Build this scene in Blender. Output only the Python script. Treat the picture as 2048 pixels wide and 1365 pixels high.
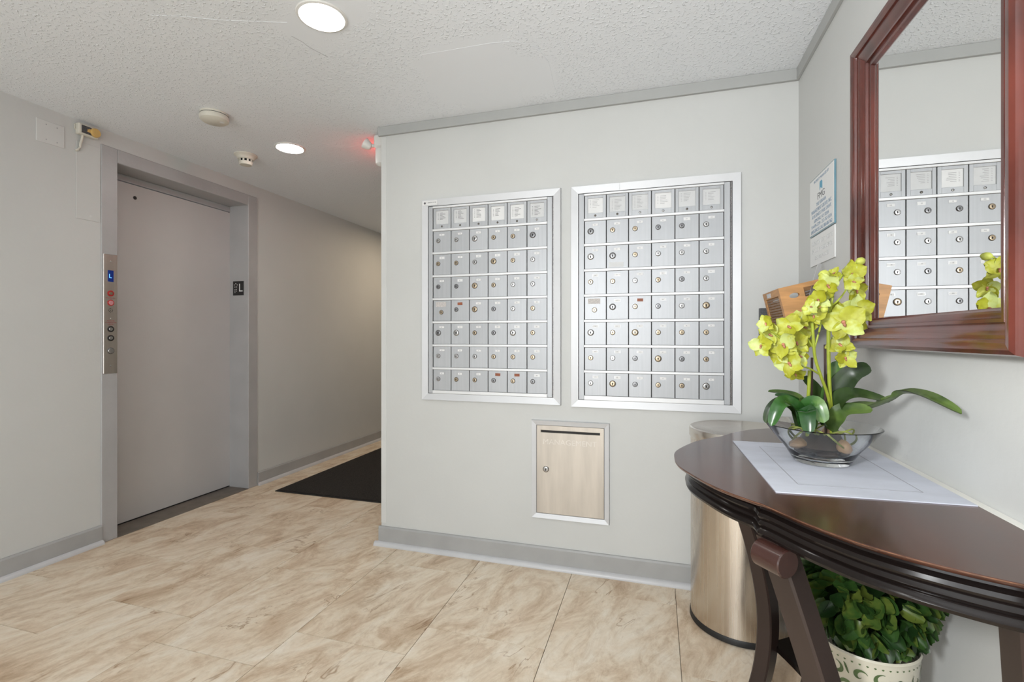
import bpy, math, random
from mathutils import Vector, Matrix

for o in list(bpy.data.objects):
    bpy.data.objects.remove(o, do_unlink=True)
scene = bpy.context.scene
COL = scene.collection
PI = math.pi

# ---------------------------------------------------------------- camera
F, TH, Y0, CX, H = 966.58, 0.290377, 673.67, 1024.0, 1.14
cam_d = bpy.data.cameras.new('camera')
cam = bpy.data.objects.new('camera', cam_d)
COL.objects.link(cam)
cam.location = (0, 0, H)
cam.rotation_euler = (PI / 2, 0, TH)
cam_d.sensor_fit = 'HORIZONTAL'
cam_d.sensor_width = 36.0
cam_d.lens = F / 2048 * 36.0
cam_d.shift_y = (Y0 - 1365 / 2) / 2048
cam_d.clip_start = 0.05
scene.camera = cam

# ---------------------------------------------------------------- world, light, exposure
world = bpy.data.worlds.new('world')
scene.world = world
world.use_nodes = True
world.node_tree.nodes['Background'].inputs[0].default_value = (0.75, 0.85, 1.0, 1)
world.node_tree.nodes['Background'].inputs[1].default_value = 1.0
vs = scene.view_settings
vs.view_transform = 'Standard'
vs.look = 'None'
vs.gamma = 1.0
vs.use_curve_mapping = False
vs.exposure = 0.0

REAR_FILL_POWER = 62.0        # soft fill lamp added out of view behind the camera
LAMP = 62.0             # radiance of each recessed ceiling lamp
ad = bpy.data.lights.new('added_rear_fill', 'AREA')
ad.shape = 'RECTANGLE'
ad.size, ad.size_y = 2.2, 1.95
ad.energy = REAR_FILL_POWER
ad.color = (0.92, 0.965, 1.0)
al = bpy.data.objects.new('added_rear_fill', ad)
COL.objects.link(al)
al.location = (-1.0, -2.30, 1.10)
al.rotation_euler = (-PI / 2, 0, PI)     # faces +Y, into the lobby

fd = bpy.data.lights.new('photo_flash', 'AREA')       # the photographer's flash, just behind the camera
fd.shape = 'DISK'
fd.size = 0.30
fd.energy = 45.0
fd.color = (0.975, 0.99, 1.0)
fo_ = bpy.data.objects.new('photo_flash', fd)
COL.objects.link(fo_)
fo_.location = (-0.60, -0.50, 1.50)
fo_.rotation_euler = (PI / 2 + 0.02, 0, -1.22)

# ---------------------------------------------------------------- camera pixel helper
_c, _s = math.cos(TH), math.sin(TH)


def PT(px, py, fw):
    """point seen at photo pixel (px, py), fw metres in front of the camera"""
    r = (px - CX) / F * fw
    return Vector((_c * r - _s * fw, _s * r + _c * fw, H + (Y0 - py) / F * fw))


# ---------------------------------------------------------------- materials
MATS = {}


def nodes_of(m):
    return m.node_tree.nodes, m.node_tree.links


def mat(name, col=(0.8, 0.8, 0.8), rough=0.5, metal=0.0, spec=0.5, coat=0.0, emit=None, estr=0.0,
        var=0.0, vscale=6.0, bump=0.0, bscale=80.0, trans=0.0, ior=1.45, rvar=0.0, vec=None, sss=0.0):
    m = bpy.data.materials.new(name)
    m.use_nodes = True
    n, l = nodes_of(m)
    b = n['Principled BSDF']
    b.inputs['Base Color'].default_value = (*col, 1)
    b.inputs['Roughness'].default_value = rough
    b.inputs['Metallic'].default_value = metal
    b.inputs['Specular IOR Level'].default_value = spec
    b.inputs['Coat Weight'].default_value = coat
    b.inputs['Coat Roughness'].default_value = 0.12
    b.inputs['Transmission Weight'].default_value = trans
    b.inputs['IOR'].default_value = ior
    if emit:
        b.inputs['Emission Color'].default_value = (*emit, 1)
        b.inputs['Emission Strength'].default_value = estr
    geo = n.new('ShaderNodeNewGeometry')
    src = geo.outputs['Position']
    if vec:
        mp = n.new('ShaderNodeMapping')
        mp.inputs['Scale'].default_value = vec
        l.new(src, mp.inputs['Vector'])
        src = mp.outputs['Vector']
    if var > 0:
        nz = n.new('ShaderNodeTexNoise')
        nz.inputs['Scale'].default_value = vscale
        nz.inputs['Detail'].default_value = 5
        l.new(src, nz.inputs['Vector'])
        rp = n.new('ShaderNodeValToRGB')
        rp.color_ramp.elements[0].position = 0.3
        rp.color_ramp.elements[1].position = 0.7
        rp.color_ramp.elements[0].color = (*[max(0, c * (1 - var)) for c in col], 1)
        rp.color_ramp.elements[1].color = (*[min(1, c * (1 + var)) for c in col], 1)
        l.new(nz.outputs['Fac'], rp.inputs['Fac'])
        l.new(rp.outputs['Color'], b.inputs['Base Color'])
        if rvar > 0:
            mr = n.new('ShaderNodeMapRange')
            mr.inputs['To Min'].default_value = max(0, rough - rvar)
            mr.inputs['To Max'].default_value = rough + rvar
            l.new(nz.outputs['Fac'], mr.inputs['Value'])
            l.new(mr.outputs['Result'], b.inputs['Roughness'])
    if bump > 0:
        nb = n.new('ShaderNodeTexNoise')
        nb.inputs['Scale'].default_value = bscale
        nb.inputs['Detail'].default_value = 3
        l.new(src, nb.inputs['Vector'])
        bp = n.new('ShaderNodeBump')
        bp.inputs['Strength'].default_value = bump
        bp.inputs['Distance'].default_value = 0.004
        l.new(nb.outputs['Fac'], bp.inputs['Height'])
        l.new(bp.outputs['Normal'], b.inputs['Normal'])
    MATS[name] = m
    return m


mat('wall_paint', (0.555, 0.56, 0.545), 0.55, var=0.025, vscale=2.2, bump=0.12, bscale=55, spec=0.35)
mat('bead_paint', (0.60, 0.605, 0.59), 0.45, var=0.02)
mat('crown_paint', (0.39, 0.395, 0.385), 0.5, var=0.02)
mat('trim_paint', (0.36, 0.36, 0.355), 0.38, var=0.05, vscale=9, bump=0.1, bscale=40)
mat('shoe_paint', (0.53, 0.53, 0.54), 0.3, var=0.04, vscale=9)
mat('pale_strip_paint', (0.74, 0.73, 0.68), 0.4, var=0.02)
mat('door_paint', (0.50, 0.485, 0.475), 0.45, var=0.03, vscale=3, bump=0.1, bscale=70)
mat('frame_paint', (0.39, 0.385, 0.385), 0.38, var=0.05, vscale=6, bump=0.2, bscale=60)
mat('sill_metal', (0.19, 0.165, 0.14), 0.55, metal=0.3, var=0.15, vscale=12)
mat('dark_gap', (0.012, 0.012, 0.012), 0.8)
mat('alu_frame', (0.56, 0.565, 0.575), 0.45, metal=0.3, var=0.03, vscale=7, rvar=0.05)
mat('alu_rail', (0.68, 0.685, 0.69), 0.42, metal=0.3, var=0.02)
mat('alu_dark', (0.42, 0.42, 0.43), 0.4, metal=0.7, var=0.1, vscale=20)
mat('hinge_metal', (0.33, 0.32, 0.32), 0.45, metal=0.8, var=0.5, vscale=300)
mat('slot_door_metal', (0.52, 0.47, 0.41), 0.42, metal=0.35, var=0.12, vscale=5, vec=(5, 1, 0.6), rvar=0.08)
mat('slot_letter', (0.60, 0.56, 0.51), 0.42, metal=0.35, var=0.12, vscale=30)
mat('brass', (0.37, 0.30, 0.215), 0.28, metal=0.85, var=0.15, vscale=60)
mat('nickel', (0.44, 0.435, 0.43), 0.25, metal=0.9, var=0.1, vscale=60)
mat('gunmetal', (0.20, 0.20, 0.205), 0.3, metal=0.85, var=0.15, vscale=60)
mat('lock_ring', (0.20, 0.185, 0.165), 0.35, metal=0.8, var=0.2, vscale=60)
mat('keyhole', (0.015, 0.013, 0.012), 0.6)
mat('paper_white', (0.70, 0.70, 0.695), 0.6, var=0.02, vscale=30)
mat('paper_grey', (0.58, 0.585, 0.585), 0.5, var=0.03, vscale=30)
mat('tag_brown', (0.26, 0.075, 0.03), 0.5, var=0.15, vscale=60)
mat('sticker_grey', (0.50, 0.47, 0.45), 0.6, var=0.25, vscale=250)
mat('ink', (0.10, 0.10, 0.11), 0.7)
mat('ink_soft', (0.36, 0.36, 0.37), 0.7)
mat('ink_blue', (0.20, 0.27, 0.36), 0.7)
mat('ink_red', (0.35, 0.05, 0.05), 0.6)
mat('logo_blue', (0.10, 0.32, 0.46), 0.5)
mat('sign_white', (0.72, 0.72, 0.71), 0.3, var=0.01)
mat('acrylic_edge', (0.13, 0.25, 0.31), 0.15, coat=0.5, var=0.1, vscale=20)
mat('stainless', (0.62, 0.585, 0.545), 0.30, metal=1.0, var=0.05, vscale=3, vec=(40, 40, 0.6), rvar=0.06)
mat('stainless_can', (0.63, 0.57, 0.50), 0.27, metal=1.0, var=0.05, vscale=3, vec=(30, 30, 0.5), rvar=0.06)
mat('can_lid_metal', (0.66, 0.62, 0.57), 0.24, metal=1.0, var=0.03, vscale=4)
mat('black_rubber', (0.012, 0.012, 0.012), 0.5, var=0.2)
mat('white_plastic', (0.72, 0.71, 0.68), 0.4, var=0.02)
mat('cream_plastic', (0.64, 0.61, 0.53), 0.45, var=0.03)
mat('yellow_plastic', (0.60, 0.39, 0.13), 0.45, var=0.1, vscale=40)
mat('wood_scroll', (0.035, 0.014, 0.011), 0.25, coat=0.25, var=0.2, vscale=8)
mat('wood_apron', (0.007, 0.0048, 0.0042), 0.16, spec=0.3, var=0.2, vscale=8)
mat('wood_table', (0.060, 0.022, 0.013), 0.22, coat=0.25, var=0.35, vscale=4, vec=(3, 1, 3), rvar=0.05)
mat('wood_edge_worn', (0.11, 0.048, 0.024), 0.4, var=0.75, vscale=38)
mat('wood_leg', (0.023, 0.013, 0.0105), 0.36, coat=0.1, var=0.15, vscale=8)
mat('mahogany', (0.088, 0.017, 0.010), 0.24, coat=0.6, var=0.45, vscale=5, vec=(3, 3, 1.2), rvar=0.06)
mat('mirror_glass', (0.93, 0.935, 0.93), 0.0, metal=1.0)
mat('crate_wood', (0.46, 0.235, 0.085), 0.5, var=0.22, vscale=5, vec=(2, 2, 14))
mat('slat_wood', (0.20, 0.11, 0.05), 0.5, var=0.25, vscale=40)
mat('rack_grey', (0.075, 0.078, 0.085), 0.5, metal=0.3, var=0.3, vscale=200)
mat('placemat_cloth', (0.54, 0.56, 0.63), 0.75, var=0.07, vscale=9, vec=(1, 2.5, 1), bump=0.15, bscale=400)
mat('stitch', (0.30, 0.30, 0.33), 0.8)
mat('stem_green', (0.28, 0.33, 0.03), 0.5, var=0.2, vscale=30)
mat('stem_brown', (0.06, 0.035, 0.03), 0.5, var=0.2, vscale=30)
mat('root_green', (0.22, 0.25, 0.06), 0.6, var=0.3, vscale=40)
mat('pebble_tan', (0.34, 0.215, 0.12), 0.35, var=0.3, vscale=25)
mat('pebble_dark', (0.055, 0.04, 0.03), 0.4, var=0.4, vscale=25)
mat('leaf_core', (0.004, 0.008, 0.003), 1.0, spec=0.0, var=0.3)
mat('pot_glaze', (0.56, 0.53, 0.43), 0.25, coat=0.3, var=0.05, vscale=10)
mat('pot_green', (0.075, 0.12, 0.045), 0.3, var=0.5, vscale=30)
mat('soil', (0.03, 0.02, 0.012), 0.9, var=0.4, vscale=60)
mat('lip_pink', (0.40, 0.17, 0.10), 0.5, var=0.4, vscale=90)
mat('bud_green', (0.42, 0.45, 0.08), 0.5, var=0.3, vscale=50)
mat('mat_carpet', (0.018, 0.015, 0.013), 0.95, var=0.8, vscale=160, bump=0.8, bscale=260)
mat('grout', (0.12, 0.085, 0.055), 0.8, var=0.1)
mat('lamp_emit', (0.9, 0.9, 0.9), 0.5, emit=(1.0, 0.98, 0.95), estr=LAMP)
mat('lamp_emit_soft', (0.9, 0.9, 0.9), 0.5, emit=(1.0, 0.98, 0.95), estr=LAMP * 0.55)
mat('hall_lamp_emit', (0.9, 0.9, 0.9), 0.5, emit=(1.0, 0.80, 0.58), estr=LAMP * 3.2)
mat('display_blue', (0.003, 0.01, 0.05), 0.2, emit=(0.002, 0.012, 0.10), estr=1.0)
mat('display_glow', (0.1, 0.4, 0.9), 0.4, emit=(0.15, 0.5, 1.0), estr=1.3)
mat('exit_red', (0.5, 0.02, 0.02), 0.4, emit=(1.0, 0.05, 0.04), estr=17.0)
mat('button_red', (0.42, 0.03, 0.03), 0.3, var=0.1)
mat('button_pink', (0.55, 0.24, 0.26), 0.3, var=0.1)
mat('black_plastic', (0.02, 0.02, 0.02), 0.35, var=0.1)
mat('opaque_pane', (0.9, 0.93, 0.95), 0.05, trans=0.0, spec=0.5)


def ceiling_mat():
    m = mat('ceiling_paint', (0.82, 0.845, 0.875), 0.6, spec=0.4)
    n, l = nodes_of(m)
    b = n['Principled BSDF']
    geo = n.new('ShaderNodeNewGeometry')
    vo = n.new('ShaderNodeTexNoise')
    vo.inputs['Scale'].default_value = 95
    vo.inputs['Detail'].default_value = 1.2
    l.new(geo.outputs['Position'], vo.inputs['Vector'])
    rp = n.new('ShaderNodeValToRGB')
    rp.color_ramp.elements[0].position = 0.56
    rp.color_ramp.elements[1].position = 0.72
    l.new(vo.outputs['Fac'], rp.inputs['Fac'])
    # the smooth plaster patches that repairs left in the texture: a disc by the lamp, a patch by the wall
    nzv = n.new('ShaderNodeTexNoise')
    nzv.inputs['Scale'].default_value = 4.0
    l.new(geo.outputs['Position'], nzv.inputs['Vector'])
    mx = None
    for (c, r) in (((-1.146, 1.47, 2.286), 0.15), ((-0.72, 2.02, 2.286), 0.30)):
        d = n.new('ShaderNodeVectorMath')
        d.operation = 'DISTANCE'
        l.new(geo.outputs['Position'], d.inputs[0])
        d.inputs[1].default_value = c
        ad_ = n.new('ShaderNodeMath')
        ad_.operation = 'MULTIPLY_ADD'
        l.new(nzv.outputs['Fac'], ad_.inputs[0])
        ad_.inputs[1].default_value = 0.45
        l.new(d.outputs['Value'], ad_.inputs[2])
        mr = n.new('ShaderNodeMapRange')
        mr.inputs['From Min'].default_value = r + 0.20
        mr.inputs['From Max'].default_value = r + 0.26
        l.new(ad_.outputs[0], mr.inputs['Value'])
        if mx is None:
            mx = mr.outputs['Result']
        else:
            k = n.new('ShaderNodeMath')
            k.operation = 'MULTIPLY'
            l.new(mx, k.inputs[0])
            l.new(mr.outputs['Result'], k.inputs[1])
            mx = k.outputs[0]
    ml = n.new('ShaderNodeMath')
    ml.operation = 'MULTIPLY'
    l.new(rp.outputs['Color'], ml.inputs[0])
    l.new(mx, ml.inputs[1])
    bp = n.new('ShaderNodeBump')
    bp.inputs['Strength'].default_value = 0.55
    bp.inputs['Distance'].default_value = 0.005
    l.new(ml.outputs[0], bp.inputs['Height'])
    l.new(bp.outputs['Normal'], b.inputs['Normal'])
    return m


def tile_mat():
    m = mat('tile_vinyl', (0.6, 0.47, 0.33), 0.38, spec=0.45)
    n, l = nodes_of(m)
    b = n['Principled BSDF']
    geo = n.new('ShaderNodeNewGeometry')
    oi = n.new('ShaderNodeObjectInfo')
    sc = n.new('ShaderNodeVectorMath')
    sc.operation = 'SCALE'
    sc.inputs[0].default_value = (31.0, 17.0, 9.0)
    l.new(oi.outputs['Random'], sc.inputs['Scale'])
    addv = n.new('ShaderNodeVectorMath')
    l.new(geo.outputs['Position'], addv.inputs[0])
    l.new(sc.outputs['Vector'], addv.inputs[1])

    def mapped(rot, scale):
        m0 = n.new('ShaderNodeMapping')
        m0.inputs['Rotation'].default_value = (0, 0, rot)
        l.new(addv.outputs['Vector'], m0.inputs['Vector'])
        mp = n.new('ShaderNodeMapping')
        mp.inputs['Scale'].default_value = scale
        l.new(m0.outputs['Vector'], mp.inputs['Vector'])
        return mp.outputs['Vector']

    def noise(vec, scale, detail, dist=0.0, rough=0.6):
        t = n.new('ShaderNodeTexNoise')
        t.inputs['Scale'].default_value = scale
        t.inputs['Detail'].default_value = detail
        t.inputs['Distortion'].default_value = dist
        t.inputs['Roughness'].default_value = rough
        l.new(vec, t.inputs['Vector'])
        return t.outputs['Fac']

    def ramp(src, stops):
        r = n.new('ShaderNodeValToRGB')
        e = r.color_ramp.elements
        while len(e) < len(stops):
            e.new(0.5)
        for k, (p, c) in enumerate(stops):
            e[k].position = p
            e[k].color = (*c, 1)
        l.new(src, r.inputs['Fac'])
        return r.outputs['Color']

    def mix(fac, a, bb, mode='MIX'):
        x = n.new('ShaderNodeMix')
        x.data_type = 'RGBA'
        x.blend_type = mode
        if isinstance(fac, float):
            x.inputs[0].default_value = fac
        else:
            l.new(fac, x.inputs[0])
        l.new(a, x.inputs[6])
        l.new(bb, x.inputs[7])
        return x.outputs[2]

    v1 = mapped(0.40, (2.2, 1.0, 1))
    base = ramp(noise(v1, 2.6, 10, 0.8, 0.72), [(0.30, (0.46, 0.33, 0.215)), (0.41, (0.615, 0.48, 0.345)),
                                            (0.51, (0.74, 0.63, 0.49)), (0.66, (0.82, 0.745, 0.63))])
    v2 = mapped(0.30, (5.5, 1.7, 1))
    streak = ramp(noise(v2, 3.4, 9, 0.9, 0.75), [(0.34, (0.78, 0.71, 0.64)), (0.50, (1, 1, 1)), (0.72, (1.08, 1.08, 1.1))])
    c1 = mix(0.85, base, streak, 'MULTIPLY')
    v3 = mapped(0.35, (3.2, 1.2, 1))
    vein = ramp(noise(v3, 1.5, 4, 0.9, 0.6), [(0.490, (1, 1, 1)), (0.4985, (0.50, 0.38, 0.28)), (0.5015, (0.50, 0.38, 0.28)), (0.510, (1, 1, 1))])
    msk = ramp(noise(mapped(0.9, (1, 1, 1)), 4.0, 2), [(0.50, (0, 0, 0)), (0.62, (0.85, 0.85, 0.85))])
    c2 = mix(msk, c1, vein, 'MULTIPLY')
    fine = ramp(noise(addv.outputs['Vector'], 60, 4), [(0.3, (0.93, 0.92, 0.9)), (0.7, (1.05, 1.05, 1.05))])
    c3 = mix(0.6, c2, fine, 'MULTIPLY')
    l.new(c3, b.inputs['Base Color'])
    bp = n.new('ShaderNodeBump')
    bp.inputs['Strength'].default_value = 0.05
    bp.inputs['Distance'].default_value = 0.002
    l.new(noise(v2, 6.0, 4), bp.inputs['Height'])
    l.new(bp.outputs['Normal'], b.inputs['Normal'])
    return m


def brushed_door_mat(name, col, axis_scale):
    m = mat(name, col, 0.45, metal=0.35, var=0.05, vscale=3.0, vec=axis_scale, rvar=0.06)
    n, l = nodes_of(m)
    oi = n.new('ShaderNodeObjectInfo')
    b = n['Principled BSDF']
    lk = b.inputs['Base Color'].links[0]
    src = lk.from_socket
    mr = n.new('ShaderNodeMapRange')
    mr.inputs['To Min'].default_value = 0.93
    mr.inputs['To Max'].default_value = 1.04
    l.new(oi.outputs['Random'], mr.inputs['Value'])
    x = n.new('ShaderNodeMix')
    x.data_type = 'RGBA'
    x.blend_type = 'MULTIPLY'
    x.inputs[0].default_value = 1.0
    l.new(src, x.inputs[6])
    cmb = n.new('ShaderNodeCombineColor')
    for k in range(3):
        l.new(mr.outputs['Result'], cmb.inputs[k])
    l.new(cmb.outputs[0], x.inputs[7])
    l.new(x.outputs[2], b.inputs['Base Color'])
    return m


def leaf_mat(name, dark, light, edge, scale=22.0, rough=0.35):
    m = mat(name, dark, rough, spec=0.5)
    n, l = nodes_of(m)
    b = n['Principled BSDF']
    geo = n.new('ShaderNodeNewGeometry')
    oi = n.new('ShaderNodeObjectInfo')
    nz = n.new('ShaderNodeTexNoise')
    nz.inputs['Scale'].default_value = scale
    nz.inputs['Detail'].default_value = 3
    l.new(geo.outputs['Position'], nz.inputs['Vector'])
    ad_ = n.new('ShaderNodeMath')
    ad_.operation = 'MULTIPLY_ADD'
    l.new(oi.outputs['Random'], ad_.inputs[0])
    ad_.inputs[1].default_value = 0.45
    l.new(nz.outputs['Fac'], ad_.inputs[2])
    rp = n.new('ShaderNodeValToRGB')
    e = rp.color_ramp.elements
    e[0].position, e[0].color = 0.45, (*dark, 1)
    e[1].position, e[1].color = 0.78, (*light, 1)
    x = e.new(0.97)
    x.color = (*edge, 1)
    l.new(ad_.outputs[0], rp.inputs['Fac'])
    l.new(rp.outputs['Color'], b.inputs['Base Color'])
    return m


ceiling_mat()
tile_mat()
brushed_door_mat('alu_door', (0.42, 0.43, 0.445), (30, 1, 0.8))
leaf_mat('leaf_orchid', (0.014, 0.030, 0.008), (0.034, 0.068, 0.013), (0.10, 0.16, 0.035), 16)
leaf_mat('leaf_orchid_light', (0.013, 0.055, 0.011), (0.03, 0.10, 0.018), (0.10, 0.19, 0.045), 22, 0.22)
leaf_mat('leaf_topiary', (0.011, 0.033, 0.008), (0.028, 0.068, 0.013), (0.09, 0.12, 0.02), 30)
leaf_mat('petal_lime', (0.27, 0.27, 0.010), (0.37, 0.385, 0.03), (0.44, 0.50, 0.17), 45, 0.5)
mat('bowl_glass', (0.97, 0.985, 0.98), 0.0, trans=1.0, ior=1.45)


# ---------------------------------------------------------------- mesh helpers
class MB:
    def __init__(s):
        s.v, s.f, s.m = [], [], []

    def add(s, vs, fs, m=0):
        k = len(s.v)
        s.v += [tuple(x) for x in vs]
        s.f += [tuple(i + k for i in f) for f in fs]
        s.m += [m] * len(fs)
        return s

    def box(s, x0, x1, y0, y1, z0, z1, m=0):
        vs = [(x, y, z) for z in (z0, z1) for y in (y0, y1) for x in (x0, x1)]
        fs = [(0, 2, 3, 1), (4, 5, 7, 6), (0, 1, 5, 4), (2, 6, 7, 3), (0, 4, 6, 2), (1, 3, 7, 5)]
        return s.add(vs, fs, m)

    def bbox(s, x0, x1, y0, y1, z0, z1, b=0.002, m=0):
        """box with chamfered edges"""
        b = min(b, abs(x1 - x0) / 2.1, abs(y1 - y0) / 2.1, abs(z1 - z0) / 2.1)
        vs, idx = [], {}
        X, Yy, Z = (x0, x1), (y0, y1), (z0, z1)
        for i in (0, 1):
            for j in (0, 1):
                for k in (0, 1):
                    sx, sy, sz = (b, -b)[i], (b, -b)[j], (b, -b)[k]
                    for a, p in enumerate(((X[i], Yy[j] + sy, Z[k] + sz), (X[i] + sx, Yy[j], Z[k] + sz), (X[i] + sx, Yy[j] + sy, Z[k]))):
                        idx[(i, j, k, a)] = len(vs)
                        vs.append(p)
        g = lambda i, j, k, a: idx[(i, j, k, a)]
        fs = []
        for i in (0, 1):
            fs.append([g(i, 0, 0, 0), g(i, 1, 0, 0), g(i, 1, 1, 0), g(i, 0, 1, 0)])
            fs.append([g(0, i, 0, 1), g(1, i, 0, 1), g(1, i, 1, 1), g(0, i, 1, 1)])
            fs.append([g(0, 0, i, 2), g(1, 0, i, 2), g(1, 1, i, 2), g(0, 1, i, 2)])
        for i in (0, 1):
            for j in (0, 1):
                fs.append([g(i, j, 0, 0), g(i, j, 1, 0), g(i, j, 1, 1), g(i, j, 0, 1)])
                fs.append([g(i, 0, j, 0), g(i, 1, j, 0), g(i, 1, j, 2), g(i, 0, j, 2)])
                fs.append([g(0, i, j, 1), g(1, i, j, 1), g(1, i, j, 2), g(0, i, j, 2)])
                for k in (0, 1):
                    fs.append([g(i, j, k, 0), g(i, j, k, 1), g(i, j, k, 2)])
        c = Vector(((x0 + x1) / 2, (y0 + y1) / 2, (z0 + z1) / 2))
        out = []
        for f in fs:
            p = [Vector(vs[q]) for q in f]
            nn = (p[1] - p[0]).cross(p[2] - p[0])
            mid = sum(p, Vector()) / len(p)
            out.append(f if nn.dot(mid - c) > 0 else f[::-1])
        return s.add(vs, out, m)

    def lathe(s, prof, c=(0, 0, 0), n=32, ax='Z', m=0, cap0=False, cap1=False, mf=None):
        """prof: list of (radius, height) turned about an axis through c"""
        vs, fs, k0 = [], [], len(s.v)
        for r, h in prof:
            for i in range(n):
                a = 2 * PI * i / n
                p = (r * math.cos(a), r * math.sin(a), h)
                if ax == 'Y':
                    p = (p[0], h, p[1])
                elif ax == 'X':
                    p = (h, p[0], p[1])
                vs.append((p[0] + c[0], p[1] + c[1], p[2] + c[2]))
        s.v += vs
        for j in range(len(prof) - 1):
            for i in range(n):
                q = (j * n + i, j * n + (i + 1) % n, (j + 1) * n + (i + 1) % n, (j + 1) * n + i)
                s.f.append(tuple(x + k0 for x in q))
                s.m.append(mf[j] if mf else m)
        if cap0:
            s.f.append(tuple(k0 + i for i in range(n))[::-1])
            s.m.append(mf[0] if mf else m)
        if cap1:
            b = (len(prof) - 1) * n
            s.f.append(tuple(k0 + b + i for i in range(n)))
            s.m.append(mf[-1] if mf else m)
        return s

    def tube(s, pts, rad, n=8, m=0):
        pts = [Vector(p) for p in pts]
        if not isinstance(rad, (list, tuple)):
            rad = [rad] * len(pts)
        k0 = len(s.v)
        up = Vector((0.3, 0.2, 1)).normalized()
        for i, p in enumerate(pts):
            t = (pts[min(i + 1, len(pts) - 1)] - pts[max(i - 1, 0)]).normalized()
            a = t.cross(up)
            if a.length < 1e-3:
                a = t.cross(Vector((1, 0, 0)))
            a.normalize()
            b = t.cross(a)
            for j in range(n):
                w = 2 * PI * j / n
                s.v.append(tuple(p + (a * math.cos(w) + b * math.sin(w)) * rad[i]))
        for i in range(len(pts) - 1):
            for j in range(n):
                s.f.append((k0 + i * n + j, k0 + i * n + (j + 1) % n, k0 + (i + 1) * n + (j + 1) % n, k0 + (i + 1) * n + j))
                s.m.append(m)
        s.f.append(tuple(k0 + j for j in range(n)))
        s.f.append(tuple(k0 + (len(pts) - 1) * n + j for j in range(n))[::-1])
        s.m += [m, m]
        return s

    def prism(s, poly, fn, d0, d1, m=0):
        """polygon in 2d, extruded from d0 to d1; fn(a, b, d) -> xyz"""
        n = len(poly)
        vs = [fn(a, b, d0) for a, b in poly] + [fn(a, b, d1) for a, b in poly]
        fs = [tuple(range(n))[::-1], tuple(range(n, 2 * n))]
        fs += [(i, (i + 1) % n, n + (i + 1) % n, n + i) for i in range(n)]
        return s.add(vs, fs, m)

    def mesh(s, name, mats, smooth=False):
        me = bpy.data.meshes.new(name)
        me.from_pydata(s.v, [], s.f)
        if isinstance(mats, str):
            mats = [mats]
        for q in mats:
            me.materials.append(MATS[q])
        for i, p in enumerate(me.polygons):
            p.material_index = s.m[i]
            p.use_smooth = smooth
        me.update()
        import bmesh
        bm = bmesh.new()
        bm.from_mesh(me)
        bmesh.ops.recalc_face_normals(bm, faces=bm.faces)
        bm.to_mesh(me)
        bm.free()
        return me

    def build(s, name, mats, parent=None, smooth=False, angle=None):
        """mesh with world coordinates, linked as ONE object"""
        me = s.mesh(name, mats, smooth)
        if smooth:
            me.set_sharp_from_angle(angle=math.radians(angle or 38))
        o = bpy.data.objects.new(name, me)
        COL.objects.link(o)
        if parent:
            o.parent = parent
            o.location = -WL.get(parent.name, Vector())
            WL[o.name] = Vector()
        else:
            WL[o.name] = Vector()
        return o


WL = {}     # world position of every unrotated parent


def tag(o, label, cat, group=None):
    o['label'] = label
    o['category'] = cat
    if group:
        o['group'] = group
    return o


def struct(o):
    o['kind'] = 'structure'
    return o


def thing(name, label, cat, loc=(0, 0, 0), group=None):
    o = bpy.data.objects.new(name, None)
    COL.objects.link(o)
    o.location = loc
    o.empty_display_size = 0.1
    WL[o.name] = Vector(loc)
    return tag(o, label, cat, group)


def inst(name, me, parent, loc):
    """an object of shared mesh data at world position loc"""
    o = bpy.data.objects.new(name, me)
    COL.objects.link(o)
    o.parent = parent
    o.location = Vector(loc) - WL.get(parent.name, Vector()) if parent else loc
    WL[o.name] = Vector(loc)
    return o


AX = {'far': (Vector((1, 0, 0)), Vector((0, 0, 1)), Vector((0, -1, 0))),
      'right': (Vector((0, -1, 0)), Vector((0, 0, 1)), Vector((-1, 0, 0))),
      'left': (Vector((0, 1, 0)), Vector((0, 0, 1)), Vector((1, 0, 0)))}


def text(name, body, size, loc, side, m, parent, width=None, align='CENTER', depth=0.0003):
    cu = bpy.data.curves.new(name, 'FONT')
    cu.body = body
    cu.size = size
    cu.align_x = align
    cu.align_y = 'CENTER'
    cu.extrude = depth
    cu.resolution_u = 3
    to = bpy.data.objects.new(name, cu)
    COL.objects.link(to)
    dg = bpy.context.evaluated_depsgraph_get()
    me = bpy.data.meshes.new_from_object(to.evaluated_get(dg))
    bpy.data.objects.remove(to, do_unlink=True)
    x, y, z = AX[side]
    sx = 1.0
    if width:
        xs = [v.co.x for v in me.vertices]
        sx = width / (max(xs) - min(xs))
    loc = Vector(loc)
    for v in me.vertices:
        v.co = loc + x * (v.co.x * sx) + y * v.co.y + z * v.co.z
    me.materials.clear()
    me.materials.append(MATS[m])
    o = bpy.data.objects.new(name, me)
    COL.objects.link(o)
    o.parent = parent
    o.location = -WL.get(parent.name, Vector())
    return o


# ================================================================ the room
YW, XR, XL, ZC = 2.337, 0.5845, -2.930, 2.286
XC = -1.446                 # free corner of the mailbox wall
YB, YE = -2.40, 6.0         # rear wall, end of the hallway
EY0, EY1, EZ = 1.984, 2.899, 2.124     # elevator opening
DX = XL - 0.17              # face of the elevator door

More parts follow.
